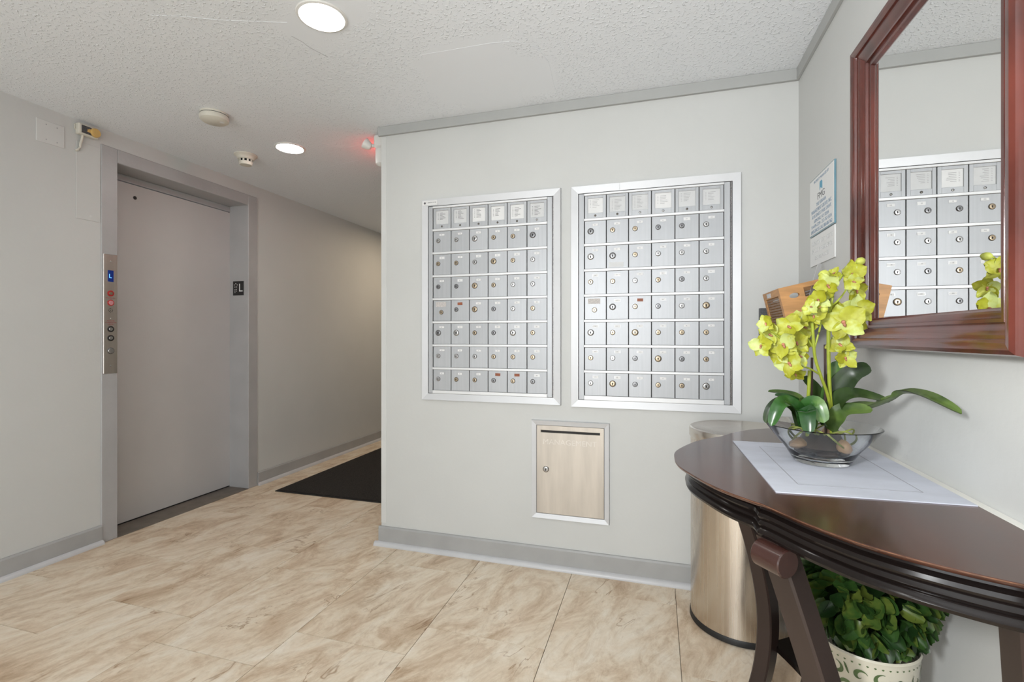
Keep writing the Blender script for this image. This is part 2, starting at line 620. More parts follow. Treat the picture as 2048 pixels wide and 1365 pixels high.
b = MB().box(XL - 0.30, XR + 0.1, YB - 0.1, YE + 0.1, -0.06, -0.004)
floor = struct(b.build('floor', 'grout'))
struct(MB().box(XL - 0.1, XR + 0.1, YB - 0.1, YE + 0.1, ZC, ZC + 0.06).build('ceiling', 'ceiling_paint'))
b = MB()
b.box(XL - 0.1, XL, YB - 0.1, EY0 - 0.06, 0, ZC)
b.box(XL - 0.1, XL, EY1 + 0.06, YE, 0, ZC)
b.box(XL - 0.1, XL, EY0 - 0.06, EY1 + 0.06, EZ + 0.06, ZC)
struct(b.build('wall_left', 'wall_paint'))
wall_far = struct(MB().box(XC, XR + 0.1, YW, YW + 0.1, 0, ZC).build('wall_far', 'wall_paint'))
struct(MB().box(XC, XC + 0.1, YW + 0.1, YE, 0, ZC).build('wall_hallway', 'wall_paint'))
struct(MB().box(XR, XR + 0.1, YB, YW, 0, ZC).build('wall_right', 'wall_paint'))
struct(MB().box(XL, XC + 0.1, YE, YE + 0.1, 0, ZC).build('wall_end', 'wall_paint'))
b = MB()
b.box(XL, -2.15, YB - 0.1, YB, 0, ZC)
b.box(0.15, XR + 0.1, YB - 0.1, YB, 0, ZC)
b.box(-2.15, 0.15, YB - 0.1, YB, 2.12, ZC)
struct(b.build('wall_rear', 'wall_paint'))
w = struct(MB().box(-2.15, 0.15, YB - 0.07, YB - 0.06, 0.0, 2.12).build('added_pane', 'opaque_pane'))  # unseen opaque white pane, made up to go with the added fill lamp
fr = MB()
for x in (-2.15, -1.03, 0.09):
    fr.box(x, x + 0.06, YB - 0.09, YB - 0.01, 0, 2.12)
fr.box(-2.15, 0.15, YB - 0.09, YB - 0.01, 2.06, 2.12)
fr.build('added_pane_frame', 'alu_dark', w)
MB().bbox(XC - 0.0012, XC + 0.032, YW - 0.0018, YW + 0.002, 0.12, 2.234, 0.0012).build('corner_bead', 'bead_paint', wall_far)

# floor tiles, each its own piece
TW, TL_ = 0.4705, 0.609
cols = {0: 1.56, 1: 1.254, 2: 1.506, 3: 1.346, 4: 1.549, 5: 1.722, 6: 1.554, 7: 1.724}
g = 0.0010
tb = MB().bbox(g, TW - g, g, TL_ - g, -0.004, 0.0, 0.0006)
tile_me = tb.mesh('tile', 'tile_vinyl')
for ci in range(-1, 9):
    x0 = -3.2125 + TW * ci
    ph = cols.get(ci, 1.4)
    j0 = int(math.floor((YB - ph) / TL_))
    for j in range(j0, 8):
        y0 = ph + j * TL_
        xa, xb, ya, yb = max(x0, XL), min(x0 + TW, XR), max(y0, YB), min(y0 + TL_, YE)
        if xb - xa < 0.03 or yb - ya < 0.03:
            continue
        # nothing of the floor inside the closed block behind the mailboxes
        if ya > YW - 0.001 and xa > XC - 0.001:
            continue
        if yb > YW and xa > XC - 0.001:
            yb = YW
        full = (xb - xa > TW - 1e-4) and (yb - ya > TL_ - 1e-4)
        if full:
            inst('tile', tile_me, floor, (x0, y0, 0))
        else:
            t = inst('tile', MB().bbox(g, xb - xa - g, g, yb - ya - g, -0.004, 0, 0.0006).mesh('tile', 'tile_vinyl'), floor, (xa, ya, 0))


# baseboards with shoe moulding
def shoe_profile(t):
    return [(0, 0), (t, 0), (t, 0.006), (t * 0.8, 0.014), (t * 0.4, 0.020), (0, 0.022)]


def baseboard(name, side, a0, a1, pos, ret=False):
    def fn(sign, axis):
        if axis == 'Y':
            return lambda a, z, d: (pos + sign * a, d, z)
        return lambda a, z, d: (d, pos + sign * a, z)
    sign, axis = {'left': (1, 'Y'), 'right': (-1, 'Y'), 'far': (-1, 'X'), 'hall': (-1, 'Y')}[side]
    q = fn(sign, axis)
    o = struct(MB().prism([(0, 0), (0.012, 0), (0.012, 0.094), (0.007, 0.102), (0, 0.103)], q, a0, a1).build(name, 'trim_paint'))
    MB().prism([(x + 0.012, z) for x, z in shoe_profile(0.019)], q, a0 - (0.02 if ret else 0), a1).build('shoe_moulding', 'shoe_paint', o, True)
    return o


baseboard('baseboard_left', 'left', YB, EY0 - 0.083, XL)
baseboard('baseboard_hallway', 'left', EY1 + 0.088, YE, XL)
baseboard('baseboard_far', 'far', XC - 0.012, XR - 0.033, YW, True)
baseboard('baseboard_right', 'right', YB, YW - 0.035, XR)
baseboard('baseboard_return', 'hall', YW + 0.0005, YE, XC)

# flat strips under the ceiling and a pale strip on the wall behind the table
struct(MB().bbox(XC - 0.014, XR - 0.001, YW - 0.016, YW, 2.237, ZC - 0.0005, 0.001).build('trim_1', 'crown_paint'))
struct(MB().bbox(XR - 0.012, XR, YB, YW - 0.017, 2.237, ZC - 0.0005, 0.001).build('trim_2', 'crown_paint'))
struct(MB().bbox(XR - 0.020, XR, 0.60, 2.0, 0.800, 0.829, 0.002).build('trim_3', 'pale_strip_paint'))

# ---------------------------------------------------------------- elevator doorway
d = struct(MB().box(DX - 0.04, DX, EY0 - 0.05, EY1, 0.012, EZ - 0.045).build('door_1', 'door_paint'))
fw_ = 0.084
P = XL + 0.006
m1 = MB()
m1.bbox(XL - 0.20, P, EY0 - fw_, EY0, 0, EZ + 0.078, 0.003)
m1.build('door_jamb', 'frame_paint', d)
m1 = MB()
m1.bbox(XL - 0.20, P, EY1, EY1 + 0.087, 0, EZ + 0.078, 0.003)
m1.build('door_jamb', 'frame_paint', d)
MB().bbox(XL - 0.20, P, EY0, EY1, EZ, EZ + 0.078, 0.003).build('door_header', 'frame_paint', d)
MB().bbox(DX - 0.05, DX + 0.004, EY0, EY1, EZ - 0.040, EZ - 0.001, 0.001).build('header_return', 'frame_paint', d)
MB().bbox(DX - 0.05, XL + 0.008, EY0, EY1, -0.003, 0.0035, 0.001).build('sill', 'sill_metal', d)
MB().box(DX - 0.06, DX - 0.003, EY0, EY1, 0.0036, 0.013).build('threshold_gap', 'dark_gap', d)
MB().box(DX - 0.04, DX - 0.004, EY1 - 0.004, EY1 - 0.0005, 0.013, EZ - 0.04).build('edge_gap', 'dark_gap', d)
MB().lathe([(0.0001, 0.0012), (0.011, 0.0012), (0.011, -0.002)], (DX, 2.203, 2.001), 16, 'X').build('peep_hole', 'keyhole', d)

# call panel on the left jamb
cy0, cy1, cz0, cz1 = 1.908, 1.980, 0.934, 1.599
cp = thing('elevator_call_panel', 'tall stainless call panel with blue display and buttons on elevator door frame', 'call panel', (P, 1.944, cz0))
MB().bbox(P, P + 0.004, cy0, cy1, cz0, cz1, 0.0012).build('faceplate', 'stainless', cp)
xf = P + 0.004
cyc = 1.944


def disc(mb, z, r, h, m=0, n=24, y=None):
    mb.lathe([(r, -0.001), (r, h * 0.8), (r * 0.92, h), (0.0002, h)], (xf, cyc if y is None else y, z), n, 'X', m)
    return mb


q = MB().bbox(xf - 0.001, xf + 0.0015, cyc - 0.015, cyc + 0.015, 1.446, 1.510, 0.0008).build('display', 'display_blue', cp)
text('display_letter', 'L', 0.032, (xf + 0.0018, cyc - 0.003, 1.477), 'left', 'display_glow', q)
for z in (1.559, 0.977):
    disc(MB(), z, 0.004, 0.0012).build('screw', 'nickel', cp, True)
q = disc(MB(), 1.381, 0.017, 0.003).build('fire_ring', 'button_red', cp, True)
disc(MB(), 1.381, 0.009, 0.005).build('key_switch', 'brass', q, True)
q = disc(MB(), 1.329, 0.017, 0.003).build('fire_ring', 'button_red', cp, True)
disc(MB(), 1.329, 0.012, 0.005).build('lamp_lens', 'button_pink', q, True)
text('lettering', 'FIRE RECALL', 0.008, (xf + 0.0003, cyc, 1.355), 'left', 'ink_red', cp, 0.05)
for k in range(8):
    a = k * PI / 4
    disc(MB(), 1.287 + 0.010 * math.sin(a), 0.0022, 0.0006, 0, 10, cyc + 0.010 * math.cos(a)).build('speaker_hole', 'keyhole', cp)
disc(MB(), 1.287, 0.0022, 0.0006, 0, 10).build('speaker_hole', 'keyhole', cp)
disc(MB(), 1.242, 0.003, 0.001, 0, 12).build('indicator', 'white_plastic', cp)
for k, tx in enumerate(('ELEVATOR', 'COMMUNICATION', 'FAILURE')):
    text('lettering', tx, 0.0075, (xf + 0.0003, cyc, 1.228 - 0.010 * k), 'left', 'ink_red', cp, (0.038, 0.058, 0.028)[k])
for z in (1.182, 1.132):
    q = disc(MB(), z, 0.017, 0.003).build('switch_ring', 'black_plastic', cp, True)
    disc(MB(), z, 0.010, 0.005).build('key_switch', 'nickel', q, True)
q = disc(MB(), 1.061, 0.018, 0.003).build('button_ring', 'gunmetal', cp, True)
disc(MB(), 1.061, 0.0145, 0.006).build('call_button', 'nickel', q, True)

# black floor plate with star, braille and L inside the jamb
js = thing('floor_sign', 'small black plate with raised star and letter L on elevator jamb', 'sign', (-3.016, EY1, 1.451))
MB().bbox(-3.066, -2.966, EY1 - 0.004, EY1 - 0.0002, 1.451, 1.557, 0.001).build('plate', 'black_plastic', js)
text('letter', 'L', 0.085, (-2.993, EY1 - 0.0044, 1.505), 'far', 'sign_white', js, 0.032)
st = MB()
for k in range(5):
    a = PI / 2 + k * 2 * PI / 5
    cxs, czs = -3.038 + 0.014 * math.cos(a), 1.525 + 0.014 * math.sin(a)
    st.lathe([(0.0035, 0.0), (0.0035, -0.001), (0.0003, -0.0012)], (cxs, EY1 - 0.004, czs), 8, 'Y')
st.build('star', 'sign_white', js)
br = MB()
for (u, v) in ((0, 0), (0, 1), (0, 2), (1, 1), (1, 2.2)):
    br.lathe([(0.003, 0.0), (0.003, -0.001), (0.0003, -0.0014)], (-3.046 + u * 0.014, EY1 - 0.004, 1.472 + v * 0.011), 8, 'Y')
br.build('braille', 'sign_white', js)

# ---------------------------------------------------------------- things on the left wall
cvp = thing('cover_plate', 'painted blank cover plate with four screws near the ceiling', 'cover plate', (XL, 1.668, 2.110))
MB().bbox(XL, XL + 0.004, 1.609, 1.728, 2.110, 2.222, 0.0015).build('plate', 'bead_paint', cvp)
for y in (1.650, 1.696):
    for z in (2.128, 2.203):
        MB().lathe([(0.0032, 0), (0.0032, 0.001), (0.0002, 0.0016)], (XL + 0.004, y, z), 10, 'X').build('screw', 'alu_dark', cvp)
acp = thing('access_panel', 'tall painted access panel beside the elevator frame', 'access panel', (XL, 1.84, 1.766))
MB().bbox(XL, XL + 0.003, 1.781, 1.897, 1.766, 2.175, 0.001).build('panel', 'wall_paint', acp)
MB().lathe([(0.006, 0), (0.006, 0.001), (0.0002, 0.0016)], (XL + 0.003, 1.85, 1.79), 10, 'X').build('screw', 'bead_paint', acp)
kb = thing('switch_box', 'small cream wall box with yellow round knob above access panel', 'switch box', (XL, 1.824, 2.207))
MB().bbox(XL, XL + 0.030, 1.777, 1.872, 2.209, 2.266, 0.004).build('box', 'cream_plastic', kb)
MB().bbox(XL + 0.030, XL + 0.032, 1.789, 1.836, 2.217, 2.258, 0.001).build('label_plate', 'rack_grey', kb)
fl = MB()
fl.prism([(1.812, 2.232), (1.822, 2.229), (1.836, 2.228), (1.836, 2.247), (1.826, 2.249), (1.820, 2.243), (1.815, 2.245), (1.818, 2.238)],
         lambda a, bb, dd: (dd, a, bb), XL + 0.032, XL + 0.033)
fl.build('emblem', 'yellow_plastic', kb)
MB().lathe([(0.0235, 0.0), (0.0235, 0.010), (0.021, 0.014), (0.0002, 0.014)], (XL + 0.030, 1.852, 2.237), 24, 'X').build('knob', 'yellow_plastic', kb, True)
MB().tube([(XL + 0.012, 1.806, 2.212), (XL + 0.012, 1.803, 2.19), (XL + 0.012, 1.796, 2.165), (XL + 0.011, 1.795, 2.145), (XL + 0.009, 1.788, 2.128), (XL + 0.006, 1.777, 2.119)],
          0.0058, 10).build('cable', 'cream_plastic', kb, True)
MB().tube([(XL + 0.003, 1.781, 2.26), (XL + 0.008, 1.772, 2.255), (XL + 0.008, 1.771, 2.238), (XL + 0.003, 1.779, 2.23)], 0.003, 8).build('bracket', 'cream_plastic', kb, True)


def spline_c(pxs):
    """points on the ceiling seen at photo pixels"""
    return [tuple(PT(x, y, (ZC - H) / ((Y0 - y) / F)) - Vector((0, 0, 0.0004))) for x, y in pxs]


# ---------------------------------------------------------------- ceiling fixtures
def downlight(x, y, label, m, z=ZC, grp=None):
    t = thing('recessed_light', label, 'ceiling light', (x, y, z), grp)
    MB().lathe([(0.074, -0.003), (0.078, -0.0065), (0.086, -0.004), (0.088, 0.0)], (x, y, z), 40).build('trim_ring', 'white_plastic', t, True)
    MB().lathe([(0.074, -0.0032), (0.05, -0.0036), (0.0005, -0.0038)], (x, y, z), 40).build('lens', m, t, True)
    return t


downlight(-1.146, 1.462, 'round lit recessed ceiling light in a smooth plaster patch', 'lamp_emit_soft')
downlight(-2.130, 2.424, 'round lit recessed ceiling light beside the smoke detector', 'lamp_emit')
downlight(-2.13, 4.60, 'round warm recessed light further down the hallway', 'hall_lamp_emit')
downlight(-1.146, -0.55, 'round recessed light added out of view behind the camera', 'lamp_emit')  # unseen extra lamp, added to brighten the lobby from behind the camera

ceil_ob = bpy.data.objects['ceiling']
for ridge, rr in (([(300, 30), (370, 33), (440, 40), (520, 43), (575, 45)], 0.0022), ([(1030, 82), (1075, 95), (1098, 125), (1108, 170), (1118, 195)], 0.0018),
                  ([(640, 285), (680, 296), (730, 290)], 0.0016), ([(600, 345), (650, 335), (720, 320)], 0.0016), ([(840, 110), (900, 100), (980, 86), (1030, 82)], 0.0014)):
    MB().tube(spline_c(ridge), rr * 0.38, 6).build('plaster_ridge', 'ceiling_paint', ceil_ob, True)
MB().tube(spline_c([(583, 72), (605, 84), (618, 94), (640, 106), (656, 114)]), 0.0006, 5).build('crack', 'alu_dark', ceil_ob, True)

dt = thing('alarm_disc', 'flat round cream alarm disc on ceiling above elevator', 'detector', (-2.175, 1.940, ZC))
MB().lathe([(0.064, 0.0), (0.064, -0.010)], (-2.175, 1.940, ZC), 40).build('base_ring', 'cream_plastic', dt, True)
MB().lathe([(0.0615, -0.010), (0.0615, -0.0125)], (-2.175, 1.940, ZC), 40).build('vent_gap', 'dark_gap', dt)
MB().lathe([(0.064, -0.0125), (0.068, -0.022), (0.065, -0.036), (0.054, -0.044), (0.0005, -0.046)], (-2.175, 1.940, ZC), 40).build('cover', 'cream_plastic', dt, True)
MB().lathe([(0.012, 0.0), (0.012, -0.0015), (0.0003, -0.002)], (-2.140, 1.955, ZC - 0.0435), 16).build('test_button', 'white_plastic', dt, True)

sd = thing('smoke_detector', 'stepped cone-shaped cream smoke detector with dark vents on ceiling', 'detector', (-2.482, 2.440, ZC))
c3 = (-2.482, 2.440, ZC)
MB().lathe([(0.066, 0.0), (0.066, -0.006), (0.058, -0.012), (0.050, -0.020), (0.047, -0.028), (0.040, -0.032)], c3, 36).build('base', 'cream_plastic', sd, True)
MB().lathe([(0.036, -0.030), (0.036, -0.046)], c3, 36).build('vent_gap', 'dark_gap', sd)
for k in range(10):
    a = 2 * PI * k / 10 + 0.15
    MB().bbox(-0.005, 0.005, -0.002, 0.002, -0.046, -0.031, 0.0008).build('vent_post', 'cream_plastic', sd)
    o = bpy.data.objects[[x.name for x in sd.children][-1]]
    o.matrix_local = Matrix.Translation((0.038 * math.cos(a), 0.038 * math.sin(a), 0)) @ Matrix.Rotation(a + PI / 2, 4, 'Z')
MB().lathe([(0.039, -0.045), (0.038, -0.056), (0.034, -0.064), (0.0005, -0.066)], c3, 36).build('cap', 'cream_plastic', sd, True)

# emergency light with a red exit face round the corner
em = thing('emergency_light', 'white emergency light with swivel lamp head on hallway corner glowing red', 'emergency light', (XC, 2.5, 2.11))
MB().bbox(XC - 0.085, XC - 0.001, 2.385, 2.73, 2.205, 2.282, 0.010).build('housing', 'white_plastic', em)
MB().lathe([(0.0005, 2.108), (0.02, 2.110), (0.034, 2.122), (0.036, 2.16), (0.036, 2.204)], (XC - 0.052, 2.425, 0), 24).build('battery_case', 'white_plastic', em, True)
MB().bbox(XC - 0.088, XC - 0.085, 2.50, 2.72, 2.212, 2.276, 0.001).build('exit_face', 'exit_red', em)
MB().tube([(XC - 0.080, 2.425, 2.232), (XC - 0.115, 2.420, 2.232)], 0.010, 12).build('swivel', 'white_plastic', em, True)
lh = MB().lathe([(0.0004, -0.030), (0.014, -0.028), (0.024, -0.015), (0.030, 0.008), (0.031, 0.014), (0.0004, 0.016)], (0, 0, 0), 24).build('lamp_head', 'white_plastic', em, True)
lh.matrix_local = Matrix.Translation(Vector((XC - 0.137, 2.405, 2.236)) - WL[em.name]) @ Vector((-0.75, -0.35, 0.55)).to_track_quat('Z', 'Y').to_matrix().to_4x4()


# ================================================================ mailbox units
def lock_mesh(body, r):
    mb = MB()
    mb.lathe([(r * 1.12, 0.0), (r * 1.12, -0.0015), (r, -0.0035)], (0, 0, 0), 20, 'Y', 1)
    mb.lathe([(r, -0.0035), (r * 0.86, -0.0050), (r * 0.62, -0.0052)], (0, 0, 0), 20, 'Y', 0)
    mb.lathe([(r * 0.62, -0.0052), (r * 0.58, -0.0042), (r * 0.0, -0.0042)], (0, 0, 0), 20, 'Y', 0)
    mb.box(-r * 0.15, r * 0.15, -0.0047, -0.0040, -r * 0.5, r * 0.05, 2)
    mb.lathe([(r * 0.24, -0.0040), (r * 0.24, -0.0047), (0.0001, -0.0047)], (0, 0, r * 0.12), 12, 'Y', 2)
    me = mb.mesh('lock', [body, 'lock_ring', 'keyhole'], True)
    me.set_sharp_from_angle(angle=math.radians(40))
    return me


LOCKS = {(k, s): lock_mesh(k, s) for k in ('brass', 'nickel', 'gunmetal') for s in (0.0108, 0.0138)}
SCREW = MB().lathe([(0.0052, 0), (0.0052, -0.0015), (0.0002, -0.0020)], (0, 0, 0), 14, 'Y').mesh('lock', 'lock_ring', True)
SCREW2 = MB().lathe([(0.0052, 0), (0.0052, -0.0015), (0.0002, -0.0020)], (0, 0, 0), 14, 'Y').mesh('lock', 'nickel', True)
rnd = random.Random(7)


def mitred(u, m, x0, x1, z0, z1, wd, y0, y1, name='frame_rail', lip=0.004):
    """four mitred rails; front face slopes a little to the inside"""
    O = [(x0, z0), (x1, z0), (x1, z1), (x0, z1)]
    I = [(x0 + wd, z0 + wd), (x1 - wd, z0 + wd), (x1 - wd, z1 - wd), (x0 + wd, z1 - wd)]
    e = 0.003
    O2 = [(x0 + e, z0 + e), (x1 - e, z0 + e), (x1 - e, z1 - e), (x0 + e, z1 - e)]
    for k in range(4):
        j = (k + 1) % 4
        vs = [(*O[k][:1], y1, O[k][1]), (O[j][0], y1, O[j][1]), (I[j][0], y1, I[j][1]), (I[k][0], y1, I[k][1]),
              (O2[k][0], y0, O2[k][1]), (O2[j][0], y0, O2[j][1]), (I[j][0], y0 + lip, I[j][1]), (I[k][0], y0 + lip, I[k][1])]
        fs = [(0, 1, 2, 3), (4, 5, 6, 7), (0, 1, 5, 4), (1, 2, 6, 5), (2, 3, 7, 6), (3, 0, 4, 7)]
        MB().add(vs, fs).build(name, m, u)


def mailbox_unit(x0, x1, z0, z1, col0, pitch, label, cfg):
    u = thing('mailbox_unit', label, 'mailboxes', ((x0 + x1) / 2, YW, z0), 'wall mailbox units')
    wd = 0.037
    mitred(u, 'alu_frame', x0, x1, z0, z1, wd, YW - 0.016, YW)
    xi0, xi1, zi0, zi1 = x0 + wd, x1 - wd, z0 + wd, z1 - wd
    c1 = col0 + 6 * pitch
    MB().box(xi0, xi1, YW - 0.003, YW - 0.0005, zi0, zi1).build('back_plate', 'dark_gap', u)
    # stiles, rails, hinge
    hx = c1 + 0.028
    MB().bbox(xi0 + 0.003, col0 - 0.0015, YW - 0.011, YW - 0.003, zi0 + 0.002, zi1 - 0.003, 0.001).build('stile', 'alu_door', u)
    MB().bbox(c1 + 0.0015, hx - 0.002, YW - 0.011, YW - 0.003, zi0 + 0.002, zi1 - 0.003, 0.001).build('stile', 'alu_door', u)
    hb = MB().bbox(hx - 0.001, xi1 - 0.001, YW - 0.0095, YW - 0.003, zi0 + 0.001, zi1 - 0.002, 0.001)
    hb.tube([(hx + 0.003, YW - 0.0095, zi0 + 0.001), (hx + 0.003, YW - 0.0095, zi1 - 0.002)], 0.0028, 8)
    hb.build('hinge', 'hinge_metal', u)
    TOP, PZ, DH = 1.8160, 0.12135, 0.1092
    for r in range(9):
        zt = TOP - r * PZ + (PZ - DH)
        zt2 = zi1 - 0.003 if r == 0 else zt - 0.0003
        zb2 = zt - (PZ - DH) + 0.0003
        if r == 8:
            zb2 = zi0 + 0.001
        MB().bbox(col0 - 0.0014, c1 + 0.0014, YW - 0.0135, YW - 0.003, zb2, zt2, 0.0012).build('cross_rail', 'alu_rail', u)
    dw = pitch - 0.0034
    door_me = MB().bbox(0, dw, -0.0090, -0.003, 0, DH - 0.001, 0.0010).mesh('mailbox_door', 'alu_door')
    dlabel = {}
    for r in range(8):
        zb = TOP - r * PZ - DH + 0.0005
        for c in range(6):
            xa = col0 + c * pitch + 0.0022
            if r == 0:
                # directory holder: plate with a sunk card window
                dmb = MB()
                y = -0.0095
                ox, oz = 0.014, 0.0
                cz0, cz1 = 0.024, DH - 0.014
                dmb.bbox(0, ox, y, -0.003, 0, DH - 0.001, 0.0008)
                dmb.bbox(dw - ox, dw, y, -0.003, 0, DH - 0.001, 0.0008)
                dmb.bbox(ox - 0.0005, dw - ox + 0.0005, y, -0.003, 0, cz0, 0.0008)
                dmb.bbox(ox - 0.0005, dw - ox + 0.0005, y, -0.003, cz1, DH - 0.001, 0.0008)
                do = inst('directory_door', dmb.mesh('directory_door', 'alu_door'), u, (xa, YW, zb))
                card = MB().box(ox - 0.0004, dw - ox + 0.0004, -0.0055, -0.004, cz0 - 0.0004, cz1 + 0.0004)
                co = inst('name_card', card.mesh('name_card', 'paper_grey' if rnd.random() < 0.5 else 'paper_white'), do, (xa, YW, zb))
                ln = MB()
                nl = rnd.choice((6, 7, 8))
                top = cz1 - rnd.uniform(0.008, 0.018)
                for k in range(nl):
                    zz = top - k * 0.0068
                    if zz < cz0 + 0.004:
                        break
                    xs = ox + 0.010
                    ln.box(xs, xs + 0.005, -0.00575, -0.0054, zz, zz + 0.0016)
                    ln.box(xs + 0.012, xs + 0.012 + rnd.uniform(0.014, 0.034), -0.00575, -0.0054, zz, zz + 0.0018)
                inst('printed_names', ln.mesh('printed_names', cfg['ink']), do, (xa, YW, zb))
                inst('lock', SCREW if cfg['dark_screws'][c] else SCREW2, do, (xa + dw * 0.5, YW - 0.0094, zb + 0.012))
                continue
            do = inst('mailbox_door', door_me, u, (xa, YW, zb))
            master = (r, c) == (4, 0)
            if master:
                lk = LOCKS[('brass', 0.0108)]
                lx, lz = dw * 0.46, DH * 0.42
            else:
                kind = rnd.choices(('brass', 'nickel', 'gunmetal'), (0.42, 0.35, 0.23))[0]
                lk = LOCKS[(kind, rnd.choice((0.0108, 0.0108, 0.0138)))]
                lx, lz = dw * 0.28, DH * 0.54
            inst('lock', lk, do, (xa + lx, YW - 0.0088, zb + lz))
            if master:
                s = MB().box(-0.029, 0.029, -0.0006, 0, -0.0125, 0.0125)
                inst('sticker', s.mesh('sticker', 'sticker_grey'), do, (xa + dw * 0.44, YW - 0.0090, zb + DH * 0.80))
                continue
            tc = cfg['tags'].get((r, c))
            tw, tz = rnd.uniform(0.011, 0.0145), rnd.uniform(0.0045, 0.006)
            if tc:
                tw, tz = 0.0135, 0.0068
            # slotted holder plate, paper number in it
            hp = MB().bbox(-0.0145, 0.0145, -0.0006, 0, -0.0068, 0.0068, 0.0003)
            tx, tzc = xa + dw * 0.50, zb + DH * 0.815
            ho = inst('number_holder', hp.mesh('number_holder', 'alu_dark' if rnd.random() < 0.8 else 'alu_rail'), do, (tx, YW - 0.0090, tzc))
            pm = MB().box(-tw, tw, -0.0011, -0.0005, -tz, tz, 0)
            if not tc:
                for k in range(rnd.choice((2, 2, 3))):
                    pm.box(-0.004 + k * 0.003, -0.004 + k * 0.003 + 0.0018, -0.00125, -0.001, -0.0022, 0.0022, 1)
            o = inst('number_tag', pm.mesh('number_tag', [tc or 'paper_white', 'ink_soft']), do, (tx + rnd.uniform(-0.001, 0.001), YW - 0.0090, tzc))
            o.rotation_euler = (0, rnd.uniform(-0.05, 0.05), 0)
    return u


u1 = mailbox_unit(-1.196, -0.4455, 0.803, 1.8672, -1.1312, 0.10255, 'aluminium bank of small mailboxes with a white sticker on its frame corner',
                  {'tags': {(4, 1): 'tag_brown', (7, 3): 'tag_brown', (7, 4): 'tag_brown'}, 'ink': 'ink', 'dark_screws': (1, 1, 1, 1, 1, 0)})
u2 = mailbox_unit(-0.3985, 0.3595, 0.798, 1.8665, -0.3319, 0.10315, 'aluminium bank of small mailboxes above the stainless trash can',
                  {'tags': {(4, 2): 'tag_brown'}, 'ink': 'ink_soft', 'dark_screws': (1, 1, 0, 0, 1, 0)})
u1['group'] = u2['group'] = ''
del u1['group'], u2['group']
sk = MB().box(-1.189, -1.102, YW - 0.0168, YW - 0.0160, 1.8335, 1.8585).build('postal_sticker', 'paper_white', u1)
em_ = MB()
em_.prism([(-1.182, 1.845), (-1.176, 1.839), (-1.170, 1.842), (-1.168, 1.853), (-1.172, 1.848), (-1.176, 1.853)], lambda a, bb, dd: (a, dd, bb), YW - 0.0171, YW - 0.0167)
em_.build('emblem', 'ink', sk)
text('lettering', 'UNITED STATES', 0.0075, (-1.134, YW - 0.0169, 1.8475), 'far', 'ink', sk, 0.048)
MB().box(-0.1665, -0.1655, YW - 0.0163, YW - 0.0135, 1.832, 1.8645).build('frame_joint', 'alu_dark', u2)
s = MB().box(-0.216, -0.149, YW - 0.0096, YW - 0.0089, 1.470, 1.492).build('sticker', 'paper_grey', u2)

# management drop box
sb = thing('management_drop_box', 'single wall drop box with a mail slot and MANAGEMENT lettering', 'drop box', (-0.404, YW, 0.243))
mitred(sb, 'alu_frame', -0.5955, -0.2125, 0.242, 0.728, 0.025, YW - 0.013, YW, lip=0.005)
MB().box(-0.571, -0.237, YW - 0.002, YW - 0.0005, 0.266, 0.704).build('back_plate', 'dark_gap', sb)
sdm = MB()
sx0, sx1, sz0, sz1 = -0.548, -0.258, 0.667, 0.6785
sdm.bbox(-0.5685, -0.2395, YW - 0.0065, YW - 0.002, 0.2685, sz0, 0.0008)
sdm.bbox(-0.5685, -0.2395, YW - 0.0065, YW - 0.002, sz1, 0.7015, 0.0008)
sdm.bbox(-0.5685, sx0, YW - 0.0065, YW - 0.002, sz0 - 0.0008, sz1 + 0.0008, 0.0004)
sdm.bbox(sx1, -0.2395, YW - 0.0065, YW - 0.002, sz0 - 0.0008, sz1 + 0.0008, 0.0004)
sdo = sdm.build('slot_door', 'slot_door_metal', sb)
MB().bbox(sx0, sx1, YW - 0.0021, YW - 0.0019, sz0, sz1, 0.0001).build('slot_opening', 'keyhole', sdo)
text('lettering', 'MANAGEMENT', 0.036, (-0.405, YW - 0.0067, 0.621), 'far', 'slot_letter', sdo, 0.262)
inst('lock', LOCKS[('nickel', 0.0138)], sdo, (-0.522, YW - 0.0063, 0.486))

# ================================================================ right wall: signs, crate, mirror
sg = thing('management_sign', 'clear acrylic sign with printed company address and blue logo on wall', 'sign', (XR, 2.02, 1.526))
MB().bbox(XR - 0.0062, XR - 0.0002, 1.884, 2.156, 1.526, 1.744, 0.0008).build('acrylic_backing', 'acrylic_edge', sg)
fp = MB().box(XR - 0.0068, XR - 0.0060, 1.8865, 2.1535, 1.5305, 1.7405).build('sign_face', 'sign_white', sg)
xs = XR - 0.0069
for tx, z, sz, wdt, mm in (('PROPERTY MANAGED BY', 1.7265, 0.014, 0.165, 'ink_blue'), ('FMG', 1.662, 0.034, 0.078, 'ink'),
                          ('THE FERRARA', 1.636, 0.018, 0.110, 'ink_blue'), ('MANAGEMENT GROUP, INC.', 1.616, 0.020, 0.225, 'ink_blue'),
                          ('50 BUSINESS PARK DRIVE', 1.597, 0.018, 0.215, 'ink_blue'), ('ARMONK, NY 10504', 1.578, 0.018, 0.165, 'ink_blue'),
                          ('914-495-3299 - 212-767-5034', 1.560, 0.018, 0.225, 'ink_blue'), ('EMERGENCIES CALL 888-688-7462', 1.541, 0.018, 0.235, 'ink_blue')):
    text('lettering', tx, sz, (xs, 2.020, z), 'right', mm, fp, wdt)
lg = MB()
fnr = lambda a, bb, dd: (dd, 2.020 - a, bb)
lg.prism([(-0.016, 1.680), (-0.004, 1.690), (-0.004, 1.713), (-0.012, 1.713), (-0.016, 1.706)], fnr, xs - 0.0003, xs + 0.0004)
lg.prism([(-0.003, 1.688), (0.014, 1.680), (0.014, 1.706), (0.008, 1.713), (-0.003, 1.713)], fnr, xs - 0.0003, xs + 0.0004)
lg.build('logo', 'logo_blue', fp)
